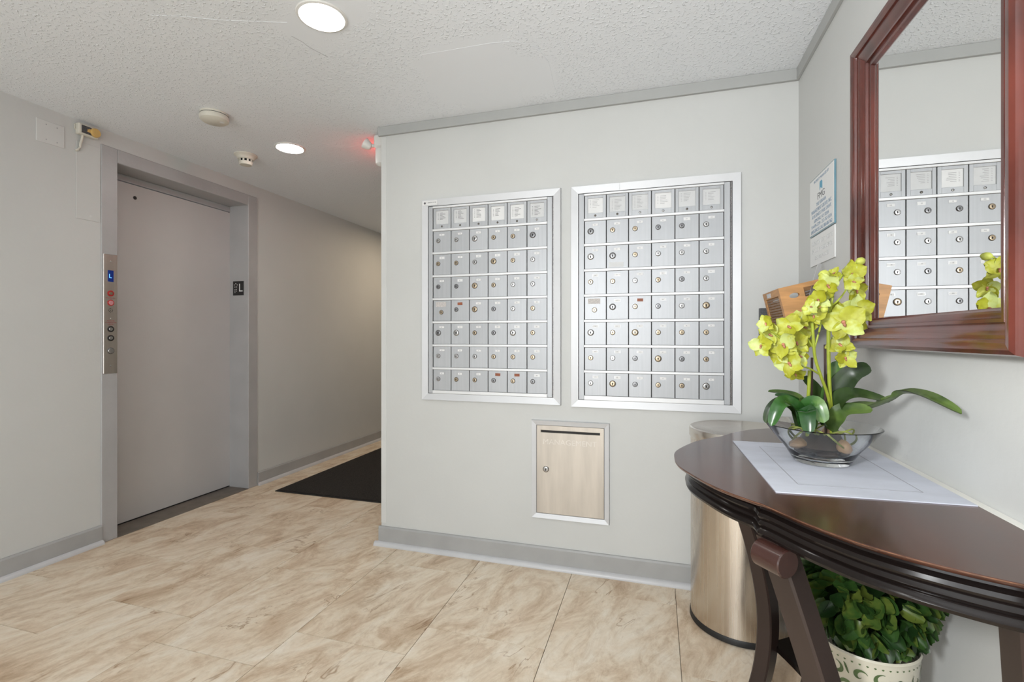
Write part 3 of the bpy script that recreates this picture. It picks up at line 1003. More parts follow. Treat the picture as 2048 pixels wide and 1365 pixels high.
s2 = thing('notice_plate', 'plain white notice plate with faint outlined lettering below acrylic sign', 'sign', (XR, 2.02, 1.411))
MB().bbox(XR - 0.0045, XR - 0.0002, 1.887, 2.157, 1.411, 1.5225, 0.0006).build('plate', 'sign_white', s2)
for tx, z, wdt in (('ELEVATOR CERTIFICATE', 1.494, 0.225), ('IN USE IN RESIDENCE', 1.466, 0.225), ('SEE MANAGER', 1.438, 0.155)):
    text('lettering', tx, 0.022, (XR - 0.0047, 2.020, z), 'right', 'paper_grey', s2, wdt)

# mirror: frame with a stepped profile, mitred; glass set back
MY0, MY1, MZ0, MZ1 = 0.960, 1.643, 1.107, 1.970
XF = 0.541
prof = [(0.000, XR - 0.001), (0.000, XF + 0.016), (0.003, XF + 0.005), (0.010, XF), (0.019, XF + 0.001), (0.026, XF + 0.006), (0.0275, XF + 0.012),
        (0.034, XF + 0.013), (0.045, XF + 0.022), (0.053, XF + 0.026), (0.0545, XF + 0.022), (0.060, XF + 0.022), (0.0615, XF + 0.029),
        (0.066, XF + 0.028), (0.0735, XF + 0.030), (0.0775, XF + 0.036), (0.079, XF + 0.0375), (0.079, XR + 0.02)]
prof = [(w_ * 1.06, min(XR - 0.001, XF + (x_ - XF) * 0.90)) for w_, x_ in prof]
mi = thing('wall_mirror', 'wall mirror in a glossy red mahogany moulded frame', 'mirror', (XR, 1.30, MZ0))
corners = [(MY0, MZ0, 1, 1), (MY1, MZ0, -1, 1), (MY1, MZ1, -1, -1), (MY0, MZ1, 1, -1)]
for k in range(4):
    A, B = corners[k], corners[(k + 1) % 4]
    vs, fs = [], []
    for Cn in (A, B):
        for w_, x_ in prof:
            vs.append((x_, Cn[0] + Cn[2] * w_, Cn[1] + Cn[3] * w_))
    n_ = len(prof)
    for i in range(n_ - 1):
        fs.append((i, i + 1, n_ + i + 1, n_ + i))
    fs.append((n_ - 1, 0, n_, 2 * n_ - 1))
    MB().add(vs, fs).build('frame_rail', 'mahogany', mi, True, 30)
MB().box(0.5755, 0.5790, MY0 + 0.080, MY1 - 0.080, MZ0 + 0.080, MZ1 - 0.080).build('mirror_glass', 'mirror_glass', mi)
MB().box(0.5795, XR - 0.0015, MY0 + 0.075, MY1 - 0.075, MZ0 + 0.075, MZ1 - 0.075).build('backing_board', 'black_plastic', mi)

# tilted display rack and bamboo crate in the corner
TA = math.radians(13.0)
K0 = Vector((0.407, 0, 1.308))              # upper outer edge of the crate
ex = Vector((math.cos(TA), 0, math.sin(TA)))
ez = Vector((-math.sin(TA), 0, math.cos(TA)))


def KP(a, y, h):                           # a: towards the wall, h: up the crate (0 = rim)
    p = K0 + ex * a + ez * h
    return (p.x, y, p.z)


def kbox(mb, a0, a1, y0, y1, h0, h1, m=0):
    vs = [KP(a, y, h_) for h_ in (h0, h1) for y in (y0, y1) for a in (a0, a1)]
    return mb.add(vs, [(0, 2, 3, 1), (4, 5, 7, 6), (0, 1, 5, 4), (2, 6, 7, 3), (0, 4, 6, 2), (1, 3, 7, 5)], m)


KW, KH, KY0, KY1 = 0.141, 0.150, 1.883, 2.140
cr = thing('wooden_crate', 'bamboo crate with slatted side and oval handle hole tilted on a grey rack', 'crate', KP(KW / 2, 2.01, -KH))


def end_panel(y0, y1, name):
    """end board with an oval hole and a square hand slot"""
    n = 64
    outer, inner = [], []
    aC, hC, ra, rh = 0.044, -0.036, 0.016, 0.0088
    pts_o, pts_i = [], []
    for i in range(n):
        t = 2 * PI * i / n
        c_, s_ = math.cos(t), math.sin(t)
        pts_i.append((aC + ra * c_, hC + rh * s_))
        # ray to the rectangle [0, .076] x [-KH, 0]
        lim = []
        if c_ > 1e-6: lim.append((0.076 - aC) / c_)
        if c_ < -1e-6: lim.append((0 - aC) / c_)
        if s_ > 1e-6: lim.append((0 - hC) / s_)
        if s_ < -1e-6: lim.append((-KH - hC) / s_)
        r = min(lim)
        pts_o.append((aC + r * c_, hC + r * s_))
    mb = MB()
    vs = []
    for y in (y0, y1):
        vs += [KP(a, y, h_) for a, h_ in pts_o] + [KP(a, y, h_) for a, h_ in pts_i]
    fs = []
    for i in range(n):
        j = (i + 1) % n
        fs += [(i, j, n + j, n + i), (2 * n + i, 2 * n + j, 3 * n + j, 3 * n + i), (n + i, n + j, 3 * n + j, 3 * n + i), (i, j, 2 * n + j, 2 * n + i)]
    mb.add(vs, fs)
    for (h0, h1) in ((0, -KH),):
        vs2 = [KP(0, y, h_) for h_ in (0, -KH) for y in (y0, y1)]
    kbox(mb, 0.076, KW, y0, y1, -0.016, 0.0)
    kbox(mb, 0.076, KW, y0, y1, -KH, -0.048)
    kbox(mb, 0.122, KW, y0, y1, -0.048, -0.016)
    # close the corners the ray fan cut off
    for (a, h_) in ((0, 0), (0.076, 0), (0, -KH), (0.076, -KH)):
        near = sorted(range(n), key=lambda i: (pts_o[i][0] - a) ** 2 + (pts_o[i][1] - h_) ** 2)[:2]
        v3 = [KP(*(lambda p: (p[0], yy, p[1]))(pts_o[near[0]])) for yy in (y0, y1)] + [KP(*(lambda p: (p[0], yy, p[1]))(pts_o[near[1]])) for yy in (y0, y1)] + [KP(a, yy, h_) for yy in (y0, y1)]
        mb.add(v3, [(0, 2, 4), (1, 3, 5), (0, 4, 5, 1), (2, 4, 5, 3)])
    return mb.build(name, 'crate_wood', cr)


end_panel(KY0, KY0 + 0.010, 'end_panel')
end_panel(KY1 - 0.010, KY1, 'end_panel')
for (a0, a1) in ((0.0, 0.010), (KW - 0.010, KW)):
    fr_ = MB()
    kbox(fr_, a0, a1, KY0 + 0.0101, KY1 - 0.0101, -0.026, 0.0)
    kbox(fr_, a0, a1, KY0 + 0.0101, KY1 - 0.0101, -KH, -KH + 0.022)
    kbox(fr_, a0, a1, KY0 + 0.0101, KY0 + 0.026, -KH + 0.022, -0.026)
    kbox(fr_, a0, a1, KY1 - 0.026, KY1 - 0.0101, -KH + 0.022, -0.026)
    sf = fr_.build('side_frame', 'crate_wood', cr)
    for k in range(10):
        hh = -KH + 0.0255 + k * 0.0098
        kbox(MB(), a0 + 0.003, a1 - 0.003, KY0 + 0.026, KY1 - 0.026, hh, hh + 0.0068).build('slat', 'slat_wood', sf)
kbox(MB(), 0.0, KW, KY0 + 0.0101, KY1 - 0.0101, -KH, -KH + 0.006).build('bottom_board', 'crate_wood', cr)
kbox(MB(), -0.0012, 0.0, 2.012, 2.072, -0.022, -0.006).build('metal_label', 'nickel', cr)

rk = thing('display_rack', 'dark grey metal wall rack under the bamboo crate', 'rack', KP(KW / 2, 2.04, -KH - 0.02))
kbox(MB(), 0.003, KW - 0.004, 1.874, 2.205, -KH - 0.022, -KH - 0.0008).build('shelf', 'rack_grey', rk)
MB().box(0.405, XR - 0.0005, 2.175, 2.205, 1.120, 1.256).build('end_plate', 'rack_grey', rk)
MB().box(0.4035, 0.405, 2.177, 2.203, 1.165, 1.182).build('small_label', 'paper_white', rk)
pl = MB()
p0, p1 = Vector((0.558, 1.965, 1.400)), Vector((0.500, 1.950, 1.180))
sd_ = Vector((0.010, 0.012, 0.002))
th_ = Vector((0.0004, -0.0010, 0))
pl.add([p0 - sd_, p0 + sd_, p1 + sd_, p1 - sd_, p0 - sd_ + th_, p0 + sd_ + th_, p1 + sd_ + th_, p1 - sd_ + th_],
       [(0, 1, 2, 3), (4, 5, 6, 7), (0, 1, 5, 4), (1, 2, 6, 5), (2, 3, 7, 6), (3, 0, 4, 7)])
tag(pl.build('paper_slip', 'paper_white'), 'narrow white paper slip sticking up out of the bamboo crate', 'paper')

# ================================================================ console table
ZT = 0.830
half = [(0.0, 0.044), (0.08, 0.051), (0.18, 0.090), (0.245, 0.126), (0.300, 0.172), (0.318, 0.190), (0.385, 0.231), (0.43, 0.266), (0.468, 0.303),
        (0.508, 0.362), (0.540, 0.434), (0.553, 0.498), (0.556, 0.563)]
YT = 1.305


def spline(pts, n):
    """dense Catmull-Rom through pts"""
    out = []
    P_ = [pts[0]] + list(pts) + [pts[-1]]
    for i in range(1, len(P_) - 2):
        for k in range(n):
            t = k / n
            a, b_, c_, d_ = P_[i - 1], P_[i], P_[i + 1], P_[i + 2]
            out.append(tuple(0.5 * ((2 * b_[q]) + (-a[q] + c_[q]) * t + (2 * a[q] - 5 * b_[q] + 4 * c_[q] - d_[q]) * t * t + (-a[q] + 3 * b_[q] - 3 * c_[q] + d_[q]) * t ** 3) for q in range(len(b_))))
    out.append(tuple(pts[-1]))
    return out


full_ctrl = [(x, YT + d_) for d_, x in reversed(half)] + [(x, YT - d_) for d_, x in half[1:]]
outline = spline(full_ctrl, 6)            # from far back corner round the front to near back corner


def offset_curve(pts, off):
    res = []
    n = len(pts)
    for i, p in enumerate(pts):
        a, b_ = pts[max(i - 1, 0)], pts[min(i + 1, n - 1)]
        t = Vector((b_[0] - a[0], b_[1] - a[1])).normalized()
        nrm = Vector((-t.y, t.x))         # inward (+X at the front, where the path runs -Y)
        o_ = off(i, p) if callable(off) else off
        q_ = Vector(p) + nrm * o_
        res.append((min(q_.x, 0.563), q_.y))
    return res


def sweep_slab(prof_, base, mats, name, parent, worn=None, smooth=True):
    """prof_: list of (inset, z); rings joined, capped top and bottom"""
    mb = MB()
    rings = []
    for ins, z in prof_:
        c_ = offset_curve(base, ins)
        c_[0] = (0.563, c_[0][1])
        c_[-1] = (0.563, c_[-1][1])
        rings.append([(x, y, z) for x, y in c_])
    n = len(base)
    k0 = 0
    for r_ in rings:
        mb.v += r_
    for j in range(len(rings) - 1):
        for i in range(n):
            i2 = (i + 1) % n
            mb.f.append((j * n + i, j * n + i2, (j + 1) * n + i2, (j + 1) * n + i))
            mb.m.append(1 if worn is not None and j == worn else 0)
    mb.f.append(tuple(range(n)))
    mb.m.append(0)
    mb.f.append(tuple((len(rings) - 1) * n + i for i in range(n)))
    mb.m.append(0)
    return mb.build(name, mats, parent, smooth, 32)


tbl = thing('console_table', 'dark half-moon console table with moulded edge and curved legs', 'table', (0.35, YT, 0))
sweep_slab([(0.001, ZT), (0.0, ZT - 0.0008), (0.0, ZT - 0.0022), (0.003, ZT - 0.007), (0.008, ZT - 0.0095)], outline,
           ['wood_table', 'wood_edge_worn'], 'table_top', tbl, worn=1)


def apron_inset(i, p):
    dd = abs(p[1] - YT)
    return 0.030 if dd < 0.288 else (0.030 - 0.022 * min(1.0, (dd - 0.288) / 0.02))


apr = offset_curve(outline, apron_inset)
AP = [(0.004, 0.8205), (0.003, 0.816), (0.006, 0.812), (0.000, 0.809), (-0.002, 0.803), (0.001, 0.798), (0.005, 0.796), (0.002, 0.793), (-0.001, 0.788),
      (0.002, 0.783), (0.005, 0.781), (0.000, 0.777), (-0.003, 0.771), (0.000, 0.765), (0.006, 0.763)]
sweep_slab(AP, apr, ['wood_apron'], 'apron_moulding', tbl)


def table_leg(path, tdir, odir, wt, wo, name='leg'):
    """path: (x, y, z) centres; tdir/odir: width and depth directions"""
    mb = MB()
    td, od = Vector(tdir).normalized(), Vector(odir).normalized()
    n = len(path)
    ch = 0.004
    for p in path:
        p = Vector(p)
        for (a, o_) in ((-wt / 2 + ch, -wo / 2), (wt / 2 - ch, -wo / 2), (wt / 2, -wo / 2 + ch), (wt / 2, wo / 2 - ch), (wt / 2 - ch, wo / 2), (-wt / 2 + ch, wo / 2), (-wt / 2, wo / 2 - ch), (-wt / 2, -wo / 2 + ch)):
            mb.v.append(tuple(p + td * a + od * o_))
    for i in range(n - 1):
        for j in range(8):
            mb.f.append((i * 8 + j, i * 8 + (j + 1) % 8, (i + 1) * 8 + (j + 1) % 8, (i + 1) * 8 + j))
            mb.m.append(0)
    mb.f += [tuple(range(8)), tuple((n - 1) * 8 + j for j in range(8))]
    mb.m += [0, 0]
    return mb.build(name, 'wood_leg', tbl, True, 28)


# front legs: sabre curve, in at the middle and out again at the foot
lp = spline([(0.212, 0.765), (0.232, 0.70), (0.262, 0.60), (0.290, 0.50), (0.314, 0.38), (0.322, 0.28), (0.316, 0.18), (0.298, 0.09), (0.268, 0.0)], 5)
for sgn in (1, -1):
    table_leg([(x, YT + sgn * (0.300 + (x - 0.212) * 0.10), z) for x, z in lp], (0.6, sgn * 0.8, 0), (-0.8, sgn * 0.6, 0), 0.054, 0.044)
    # scroll under the apron at the head of the leg
    cb = MB()
    cdir = Vector((0.6, sgn * 0.8, 0))
    c0 = Vector((0.219, YT + sgn * 0.316, 0.738))
    a_, b__ = Vector((-0.8, sgn * 0.6, 0)), Vector((0, 0, 1))
    ring = []
    for t, rr in ((-0.030, 0.0235), (-0.028, 0.0255), (0.028, 0.0255), (0.030, 0.0235)):
        ring.append([tuple(c0 + a_ * 0.018 + cdir * t + a_ * (rr * math.cos(2 * PI * j / 24)) + b__ * (rr * math.sin(2 * PI * j / 24))) for j in range(24)])
    for r_ in ring:
        cb.v += r_
    for i in range(3):
        for j in range(24):
            cb.f.append((i * 24 + j, i * 24 + (j + 1) % 24, (i + 1) * 24 + (j + 1) % 24, (i + 1) * 24 + j))
            cb.m.append(0)
    cb.f += [tuple(range(24)), tuple(72 + j for j in range(24))]
    cb.m += [0, 0]
    cb.build('scroll_block', 'wood_scroll', tbl, True)
bp_ = spline([(0.470, 0.765), (0.478, 0.66), (0.490, 0.50), (0.505, 0.34), (0.508, 0.20), (0.495, 0.09), (0.475, 0.0)], 5)
for sgn in (1, -1):
    table_leg([(x, YT + sgn * (0.50 - (0.765 - z) * 0.04), z) for x, z in bp_], (0, 1, 0), (1, 0, 0), 0.050, 0.044)
# lower shelf with a concave front
sh_top = 0.210
fr_pts = []
for k in range(25):
    t = k / 24
    y = YT + 0.330 - 0.660 * t
    fr_pts.append((0.335 + 0.085 * (1 - (2 * t - 1) ** 2), y))
shp = fr_pts + [(0.562, YT - 0.50), (0.562, YT + 0.50)]
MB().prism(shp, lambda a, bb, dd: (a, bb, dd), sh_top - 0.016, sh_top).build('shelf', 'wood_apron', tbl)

# placemat
pm = thing('placemat', 'grey cloth placemat under the glass bowl', 'placemat', (0.38, 1.31, ZT))
PMc = [(0.216, 1.556), (0.227, 1.069), (0.561, 1.086), (0.561, 1.565)]
MB().prism(PMc, lambda a, bb, dd: (a, bb, dd), ZT + 0.0002, ZT + 0.0022).build('cloth', 'placemat_cloth', pm)


def lerp2(u, v):
    A = Vector(PMc[0]).lerp(Vector(PMc[1]), u)
    B = Vector(PMc[3]).lerp(Vector(PMc[2]), u)
    return A.lerp(B, v)


stl = [lerp2(0.13, 0.17), lerp2(0.87, 0.17), lerp2(0.87, 0.83), lerp2(0.13, 0.83)]
for k in range(4):
    A, B = stl[k], stl[(k + 1) % 4]
    t = (B - A).normalized()
    nn = Vector((-t.y, t.x)) * 0.0008
    q4 = [A - nn, B - nn, B + nn, A + nn]
    MB().prism([tuple(x) for x in q4], lambda a, bb, dd: (a, bb, dd), ZT + 0.0022, ZT + 0.0026).build('stitched_line', 'stitch', pm)

# ================================================================ trash can
TC = (0.322, 2.118)
tc = thing('trash_can', 'tall round stainless steel trash can behind the console table', 'trash can', (*TC, 0))
MB().lathe([(0.184, 0.0), (0.190, 0.004), (0.190, 0.020), (0.187, 0.026)], (*TC, 0), 64, cap0=True).build('base_ring', 'black_rubber', tc, True)
MB().lathe([(0.1865, 0.0255), (0.1870, 0.735)], (*TC, 0), 64).build('body', 'stainless_can', tc, True)
MB().lathe([(0.1855, 0.732), (0.1905, 0.734), (0.1925, 0.739), (0.1925, 0.766), (0.190, 0.772), (0.184, 0.774), (0.178, 0.770), (0.100, 0.758), (0.045, 0.752), (0.0005, 0.751)],
           (*TC, 0), 64).build('lid', 'can_lid_metal', tc, True, 25)

# ================================================================ glass bowl, pebbles, orchid
BC = Vector((0.388, 1.355, ZT + 0.0024))
bw = thing('glass_bowl', 'flared clear glass bowl on the grey placemat', 'bowl', tuple(BC))
MB().lathe([(0.0005, 0.012), (0.052, 0.012), (0.060, 0.015), (0.075, 0.036), (0.100, 0.066), (0.1195, 0.0895), (0.1215, 0.0915), (0.1235, 0.0900), (0.104, 0.064), (0.079, 0.033), (0.066, 0.012), (0.060, 0.002), (0.054, 0.0), (0.0005, 0.0)],
           tuple(BC), 64).build('bowl_body', 'bowl_glass', bw, True, 50)
rnd = random.Random(3)


def pebble(loc, rx, ry, rz, m, label):
    mb = MB()
    nr, ns = 7, 12
    sd1, sd2 = rnd.random() * 6, rnd.random() * 6
    for i in range(nr + 1):
        ph = PI * i / nr
        for j in range(ns):
            a = 2 * PI * j / ns
            w = 1 + 0.10 * math.sin(2 * a + sd1) + 0.07 * math.sin(3 * ph + sd2)
            mb.v.append((loc[0] + rx * w * math.sin(ph) * math.cos(a), loc[1] + ry * w * math.sin(ph) * math.sin(a), loc[2] + rz * w * math.cos(ph)))
    for i in range(nr):
        for j in range(ns):
            mb.f.append((i * ns + j, i * ns + (j + 1) % ns, (i + 1) * ns + (j + 1) % ns, (i + 1) * ns + j))
            mb.m.append(0)
    return tag(mb.build('pebble', m, None, True), label, 'pebble', 'pebbles in the glass bowl')


zb = BC.z + 0.013
TANL, DRKL = 'smooth tan pebble lying in the glass bowl', 'dark brown pebble lying in the glass bowl'
for dx, dy, rz_, r_, m in ((-0.038, 0.0, 0.013, 0.020, 'pebble_dark'), (0.0, -0.040, 0.013, 0.021, 'pebble_dark'), (0.040, -0.008, 0.013, 0.020, 'pebble_dark'),
                           (0.0, 0.036, 0.013, 0.021, 'pebble_dark'), (0.0, -0.002, 0.012, 0.017, 'pebble_dark'), (-0.056, -0.024, 0.012, 0.020, 'pebble_tan'),
                           (0.030, 0.040, 0.026, 0.022, 'pebble_tan'), (0.032, -0.050, 0.013, 0.017, 'pebble_tan')):
    up = 0.022 if m == 'pebble_tan' else 0.0
    pebble((BC.x + dx, BC.y + dy, zb + rz_ + up), r_, r_ * 0.9, rz_, m, TANL if m == 'pebble_tan' else DRKL)

orc = thing('orchid', 'lime green orchid with two flower stems and strap leaves in glass bowl', 'plant', (BC.x, BC.y, BC.z + 0.02))
OB = WL[orc.name]
FW = 1.187


def lean(py):
    """the flower stems lean forward, away from the wall, towards the top"""
    return -0.058 * max(0.0, min(1.0, (850 - py) / 260.0))


def path3(pxs, n=5):
    return spline([tuple(PT(p[0], p[1], p[2] + lean(p[1]))) for p in pxs], n)


# stems and stakes
MB().tube(path3([(1668, 905, FW), (1666, 850, FW), (1660, 790, FW), (1657, 700, FW), (1658, 640, FW), (1664, 600, FW - 0.01), (1672, 570, FW), (1690, 545, FW), (1716, 522, FW)]),
          [0.0042] * 20 + [0.003] * 15 + [0.0022] * 6, 8).build('flower_stem', 'stem_green', orc, True)
MB().tube(path3([(1662, 890, FW + 0.01), (1662, 830, FW), (1655, 790, FW - 0.01), (1640, 748, FW - 0.02), (1630, 715, FW - 0.02), (1626, 670, FW - 0.02), (1624, 640, FW - 0.02)]),
          0.0034, 8).build('flower_stem', 'stem_green', orc, True)
MB().tube(path3([(1640, 750, FW - 0.02), (1620, 738, FW - 0.03), (1600, 731, FW - 0.03), (1580, 722, FW - 0.03)]), 0.0022, 6).build('side_shoot', 'stem_green', orc, True)
MB().tube(path3([(1626, 695, FW - 0.02), (1612, 675, FW - 0.02), (1594, 660, FW - 0.02), (1575, 650, FW - 0.02)]), 0.0022, 6).build('side_shoot', 'stem_green', orc, True)
MB().tube(path3([(1628, 700, FW - 0.02), (1635, 675, FW - 0.02), (1641, 650, FW - 0.01), (1640, 630, FW)]), 0.0022, 6).build('side_shoot', 'stem_green', orc, True)
MB().tube(path3([(1657, 615, FW), (1672, 605, FW), (1684, 592, FW), (1692, 580, FW)]), 0.0020, 6).build('side_shoot', 'stem_green', orc, True)
MB().tube(path3([(1578, 695, FW - 0.03), (1555, 672, FW - 0.03), (1538, 660, FW - 0.03)]), 0.0020, 6).build('side_shoot', 'stem_green', orc, True)
MB().tube(path3([(1614, 890, FW), (1615, 820, FW), (1618, 770, FW), (1619, 742, FW)]), 0.0040, 8).build('flower_stem', 'stem_green', orc, True)
MB().tube(path3([(1622, 890, FW + 0.02), (1623, 800, FW + 0.02), (1624, 716, FW + 0.02)]), 0.0030, 8).build('stake', 'stem_brown', orc, True)
MB().tube(path3([(1652, 890, FW + 0.02), (1651, 800, FW + 0.02), (1650, 690, FW + 0.02)]), 0.0030, 8).build('stake', 'stem_brown', orc, True)


def strap_leaf(pxs, wpx, m, tilt=0.35, fold=0.25, name='leaf', tip=0.45):
    pts = [Vector(p) for p in path3(pxs, 6)]
    n = len(pts)
    mb = MB()
    view = (Vector((0, 0, H)) - pts[n // 2]).normalized()
    vdir = (view * (1 - tilt) + Vector((0, 0, 1)) * tilt).normalized()
    for i, p in enumerate(pts):
        t = (pts[min(i + 1, n - 1)] - pts[max(i - 1, 0)]).normalized()
        wd_ = t.cross(vdir)
        wd_.normalize()
        nn = wd_.cross(t).normalized()
        u = i / (n - 1)
        w = math.sin(PI * min(1.0, (u * 0.80 + 0.16)) ** 1.0) ** 0.7 if u < 0.75 else math.sin(PI * (0.76)) ** 0.7 * math.sqrt(max(0.0, 1 - ((u - 0.75) / 0.25) ** 2) + 0.01)
        hw = wpx / F * FW / 2 * w
        for k in (-1, -0.5, 0, 0.5, 1):
            mb.v.append(tuple(p + wd_ * (hw * k) + nn * (hw * fold * abs(k))))
    for i in range(n - 1):
        for k in range(4):
            mb.f.append((i * 5 + k, i * 5 + k + 1, (i + 1) * 5 + k + 1, (i + 1) * 5 + k))
            mb.m.append(0)
    k0 = len(mb.v)
    mb.v += [tuple(Vector(v) - vdir * 0.0009) for v in mb.v[:k0]]
    mb.f += [tuple(q + k0 for q in f[::-1]) for f in mb.f[:]]
    mb.m = [0] * len(mb.f)
    o = mb.build(name, m, orc, True, 60)
    return o


a = FW
strap_leaf([(1664, 862, a), (1690, 828, a), (1722, 818, a), (1745, 816, a - 0.03), (1785, 801, a - 0.07), (1812, 787, a - 0.10), (1858, 797, a - 0.19), (1922, 828, a - 0.275)], 36, 'leaf_orchid', 0.75, 0.5)
strap_leaf([(1662, 862, a), (1672, 838, a - 0.02), (1692, 820, a - 0.03), (1745, 820, a - 0.05)], 34, 'leaf_orchid', 0.45)
strap_leaf([(1662, 855, a), (1668, 820, a), (1684, 795, a - 0.01), (1715, 788, a - 0.02), (1780, 803, a - 0.03)], 36, 'leaf_orchid', 0.55)
strap_leaf([(1662, 850, a + 0.02), (1668, 800, a + 0.02), (1690, 762, a + 0.01), (1712, 744, a), (1740, 734, a)], 40, 'leaf_orchid', 0.15)
strap_leaf([(1656, 850, a + 0.03), (1660, 800, a + 0.03), (1668, 760, a + 0.03), (1674, 722, a + 0.03)], 34, 'leaf_orchid_light', 0.1)
strap_leaf([(1650, 850, a + 0.04), (1640, 800, a + 0.05), (1626, 772, a + 0.05), (1606, 754, a + 0.05)], 24, 'leaf_orchid', 0.2)
strap_leaf([(1614, 856, a), (1602, 826, a - 0.02), (1578, 806, a - 0.04), (1558, 812, a - 0.06), (1542, 852, a - 0.07)], 30, 'leaf_orchid_light', 0.35)
strap_leaf([(1612, 856, a), (1596, 824, a), (1570, 806, a - 0.01), (1545, 815, a - 0.02), (1531, 846, a - 0.02)], 26, 'leaf_orchid', 0.3)
strap_leaf([(1612, 858, a), (1612, 828, a - 0.03), (1614, 828, a - 0.06), (1618, 868, a - 0.08)], 34, 'leaf_orchid_light', 0.2)
strap_leaf([(1620, 856, a), (1618, 818, a - 0.02), (1634, 812, a - 0.04), (1648, 846, a - 0.06)], 36, 'leaf_orchid_light', 0.2)
strap_leaf([(1613, 850, a + 0.01), (1604, 812, a + 0.02), (1578, 795, a + 0.02), (1550, 791, a + 0.02)], 20, 'leaf_orchid_light', 0.6)
strap_leaf([(1613, 850, a + 0.03), (1602, 800, a + 0.04), (1572, 786, a + 0.05), (1536, 783, a + 0.06)], 16, 'leaf_orchid', 0.6)
strap_leaf([(1600, 858, a), (1596, 832, a), (1590, 812, a), (1582, 795, a)], 20, 'leaf_orchid', 0.2)
strap_leaf([(1608, 858, a + 0.02), (1604, 832, a + 0.02), (1606, 812, a + 0.02), (1606, 795, a + 0.02)], 22, 'leaf_orchid', 0.2)
# aerial roots curling in the bowl
for k in range(9):
    a0 = rnd.random() * 6.28
    pts = [(BC.x + 0.02 * math.cos(a0), BC.y + 0.02 * math.sin(a0), BC.z + 0.060)]
    for j in range(1, 7):
        rr = (0.045, 0.064, 0.072, 0.074, 0.066, 0.052)[j - 1]
        aa = a0 + 0.30 * j * (1 if k % 2 else -1)
        zz = (0.078, 0.086, 0.076, 0.060, 0.046, 0.036)[j - 1]
        pts.append((BC.x + rr * math.cos(aa) * 0.98, BC.y + rr * math.sin(aa) * 0.98, BC.z + zz))
    MB().tube(spline(pts, 3), 0.0020, 6).build('root', 'root_green', orc, True)
MB().lathe([(0.0003, 0.026), (0.040, 0.027), (0.056, 0.040), (0.040, 0.058), (0.0004, 0.066)], tuple(BC), 18).build('root_ball', 'pebble_dark', orc, True)


# flowers
def petal_mesh(wid, length, cup, ruffle, seed):
    r = random.Random(seed)
    mb = MB()
    nu, nv = 7, 7
    ph = r.random() * 6
    for i in range(nu):
        u = i / (nu - 1)
        w = wid * (0.22 + 0.78 * math.sin(PI * min(1, u * 0.80 + 0.12)) ** 0.8) if u < 0.9 else wid * (0.62 if u < 0.97 else 0.30)
        for j in range(nv):
            v = j / (nv - 1) * 2 - 1
            z = cup * (u * u) * length + 0.22 * w * v * v + ruffle * math.sin(5 * v + 7 * u + ph) * length * u
            mb.v.append((v * w, u * length * (1 - 0.10 * v * v), z))
    for i in range(nu - 1):
        for j in range(nv - 1):
            mb.f.append((i * nv + j, i * nv + j + 1, (i + 1) * nv + j + 1, (i + 1) * nv + j))
            mb.m.append(0)
    return mb.mesh('petal', 'petal_lime', True)


PW = [petal_mesh(0.50, 1.12, -0.10 + 0.14 * k, 0.07, k) for k in range(4)]
PN = [petal_mesh(0.36, 1.15, -0.15 + 0.15 * k, 0.06, 20 + k) for k in range(4)]
lipm = MB()
lipm.lathe([(0.01, 0.0), (0.09, 0.05), (0.11, 0.14), (0.07, 0.22), (0.01, 0.24)], (0, 0, 0), 10)
lipm.tube([(0, -0.05, 0.08), (0, -0.16, 0.20), (0, -0.28, 0.20)], [0.06, 0.09, 0.03], 8)
LIP = lipm.mesh('flower', 'lip_pink', True)
BUD = MB().lathe([(0.001, 0.0), (0.30, 0.12), (0.48, 0.45), (0.42, 0.80), (0.18, 1.05), (0.001, 1.12)], (0, 0, 0), 14).mesh('bud', 'bud_green', True)
right_v = Vector((_c, _s, 0))
rnd = random.Random(11)
FL = [  # px, py, depth, radius px, azimuth, elevation, roll
    (1704, 549, FW, 24, 0.4, 0.2, 0.2), (1706, 563, FW - 0.03, 18, 0.2, -0.2, 1.2), (1656, 571, FW - 0.02, 25, -0.1, -0.1, 0.5), (1712, 581, FW + 0.01, 21, 0.7, -0.2, 0.1),
    (1667, 548, FW + 0.01, 15, -0.3, 0.5, 2.0), (1637, 601, FW - 0.02, 22, -0.4, 0.5, 0.4), (1622, 614, FW - 0.03, 16, -0.6, 0.1, 1.4), (1686, 645, FW - 0.03, 37, 0.15, 0.05, 0.3), (1712, 622, FW, 27, 0.5, 0.25, 0.0),
    (1672, 628, FW + 0.01, 22, -0.3, 0.4, 1.0), (1680, 690, FW - 0.01, 24, -0.2, 0.35, 0.7), (1690, 716, FW - 0.02, 22, 0.3, -0.1, 0.2), (1716, 648, FW - 0.01, 22, 0.8, 0.0, 0.6),
    (1597, 640, FW - 0.01, 20, -0.1, 0.5, 0.3), (1578, 654, FW - 0.03, 25, -0.4, 0.2, 0.9), (1627, 633, FW - 0.02, 20, 0.1, 0.3, 0.0), (1608, 655, FW, 20, 0.3, 0.0, 1.0), (1532, 648, FW - 0.03, 19, -0.5, 0.3, 0.4),
    (1540, 670, FW - 0.02, 24, -0.3, 0.0, 1.1), (1523, 692, FW - 0.02, 22, -0.8, 0.1, 0.0), (1567, 690, FW - 0.04, 30, -0.1, 0.1, 0.4), (1558, 710, FW - 0.03, 20, -0.4, -0.2, 1.3), (1592, 686, FW - 0.02, 24, 0.4, 0.1, 0.2),
    (1578, 726, FW - 0.04, 29, -0.1, -0.15, 0.6), (1598, 713, FW - 0.03, 20, 0.5, 0.2, 0.9), (1591, 748, FW - 0.01, 17, 0.1, -0.9, 0.3), (1544, 690, FW + 0.01, 22, -0.5, 0.2, 0.6), (1603, 690, FW + 0.02, 18, -0.3, 0.1, 0.1)]
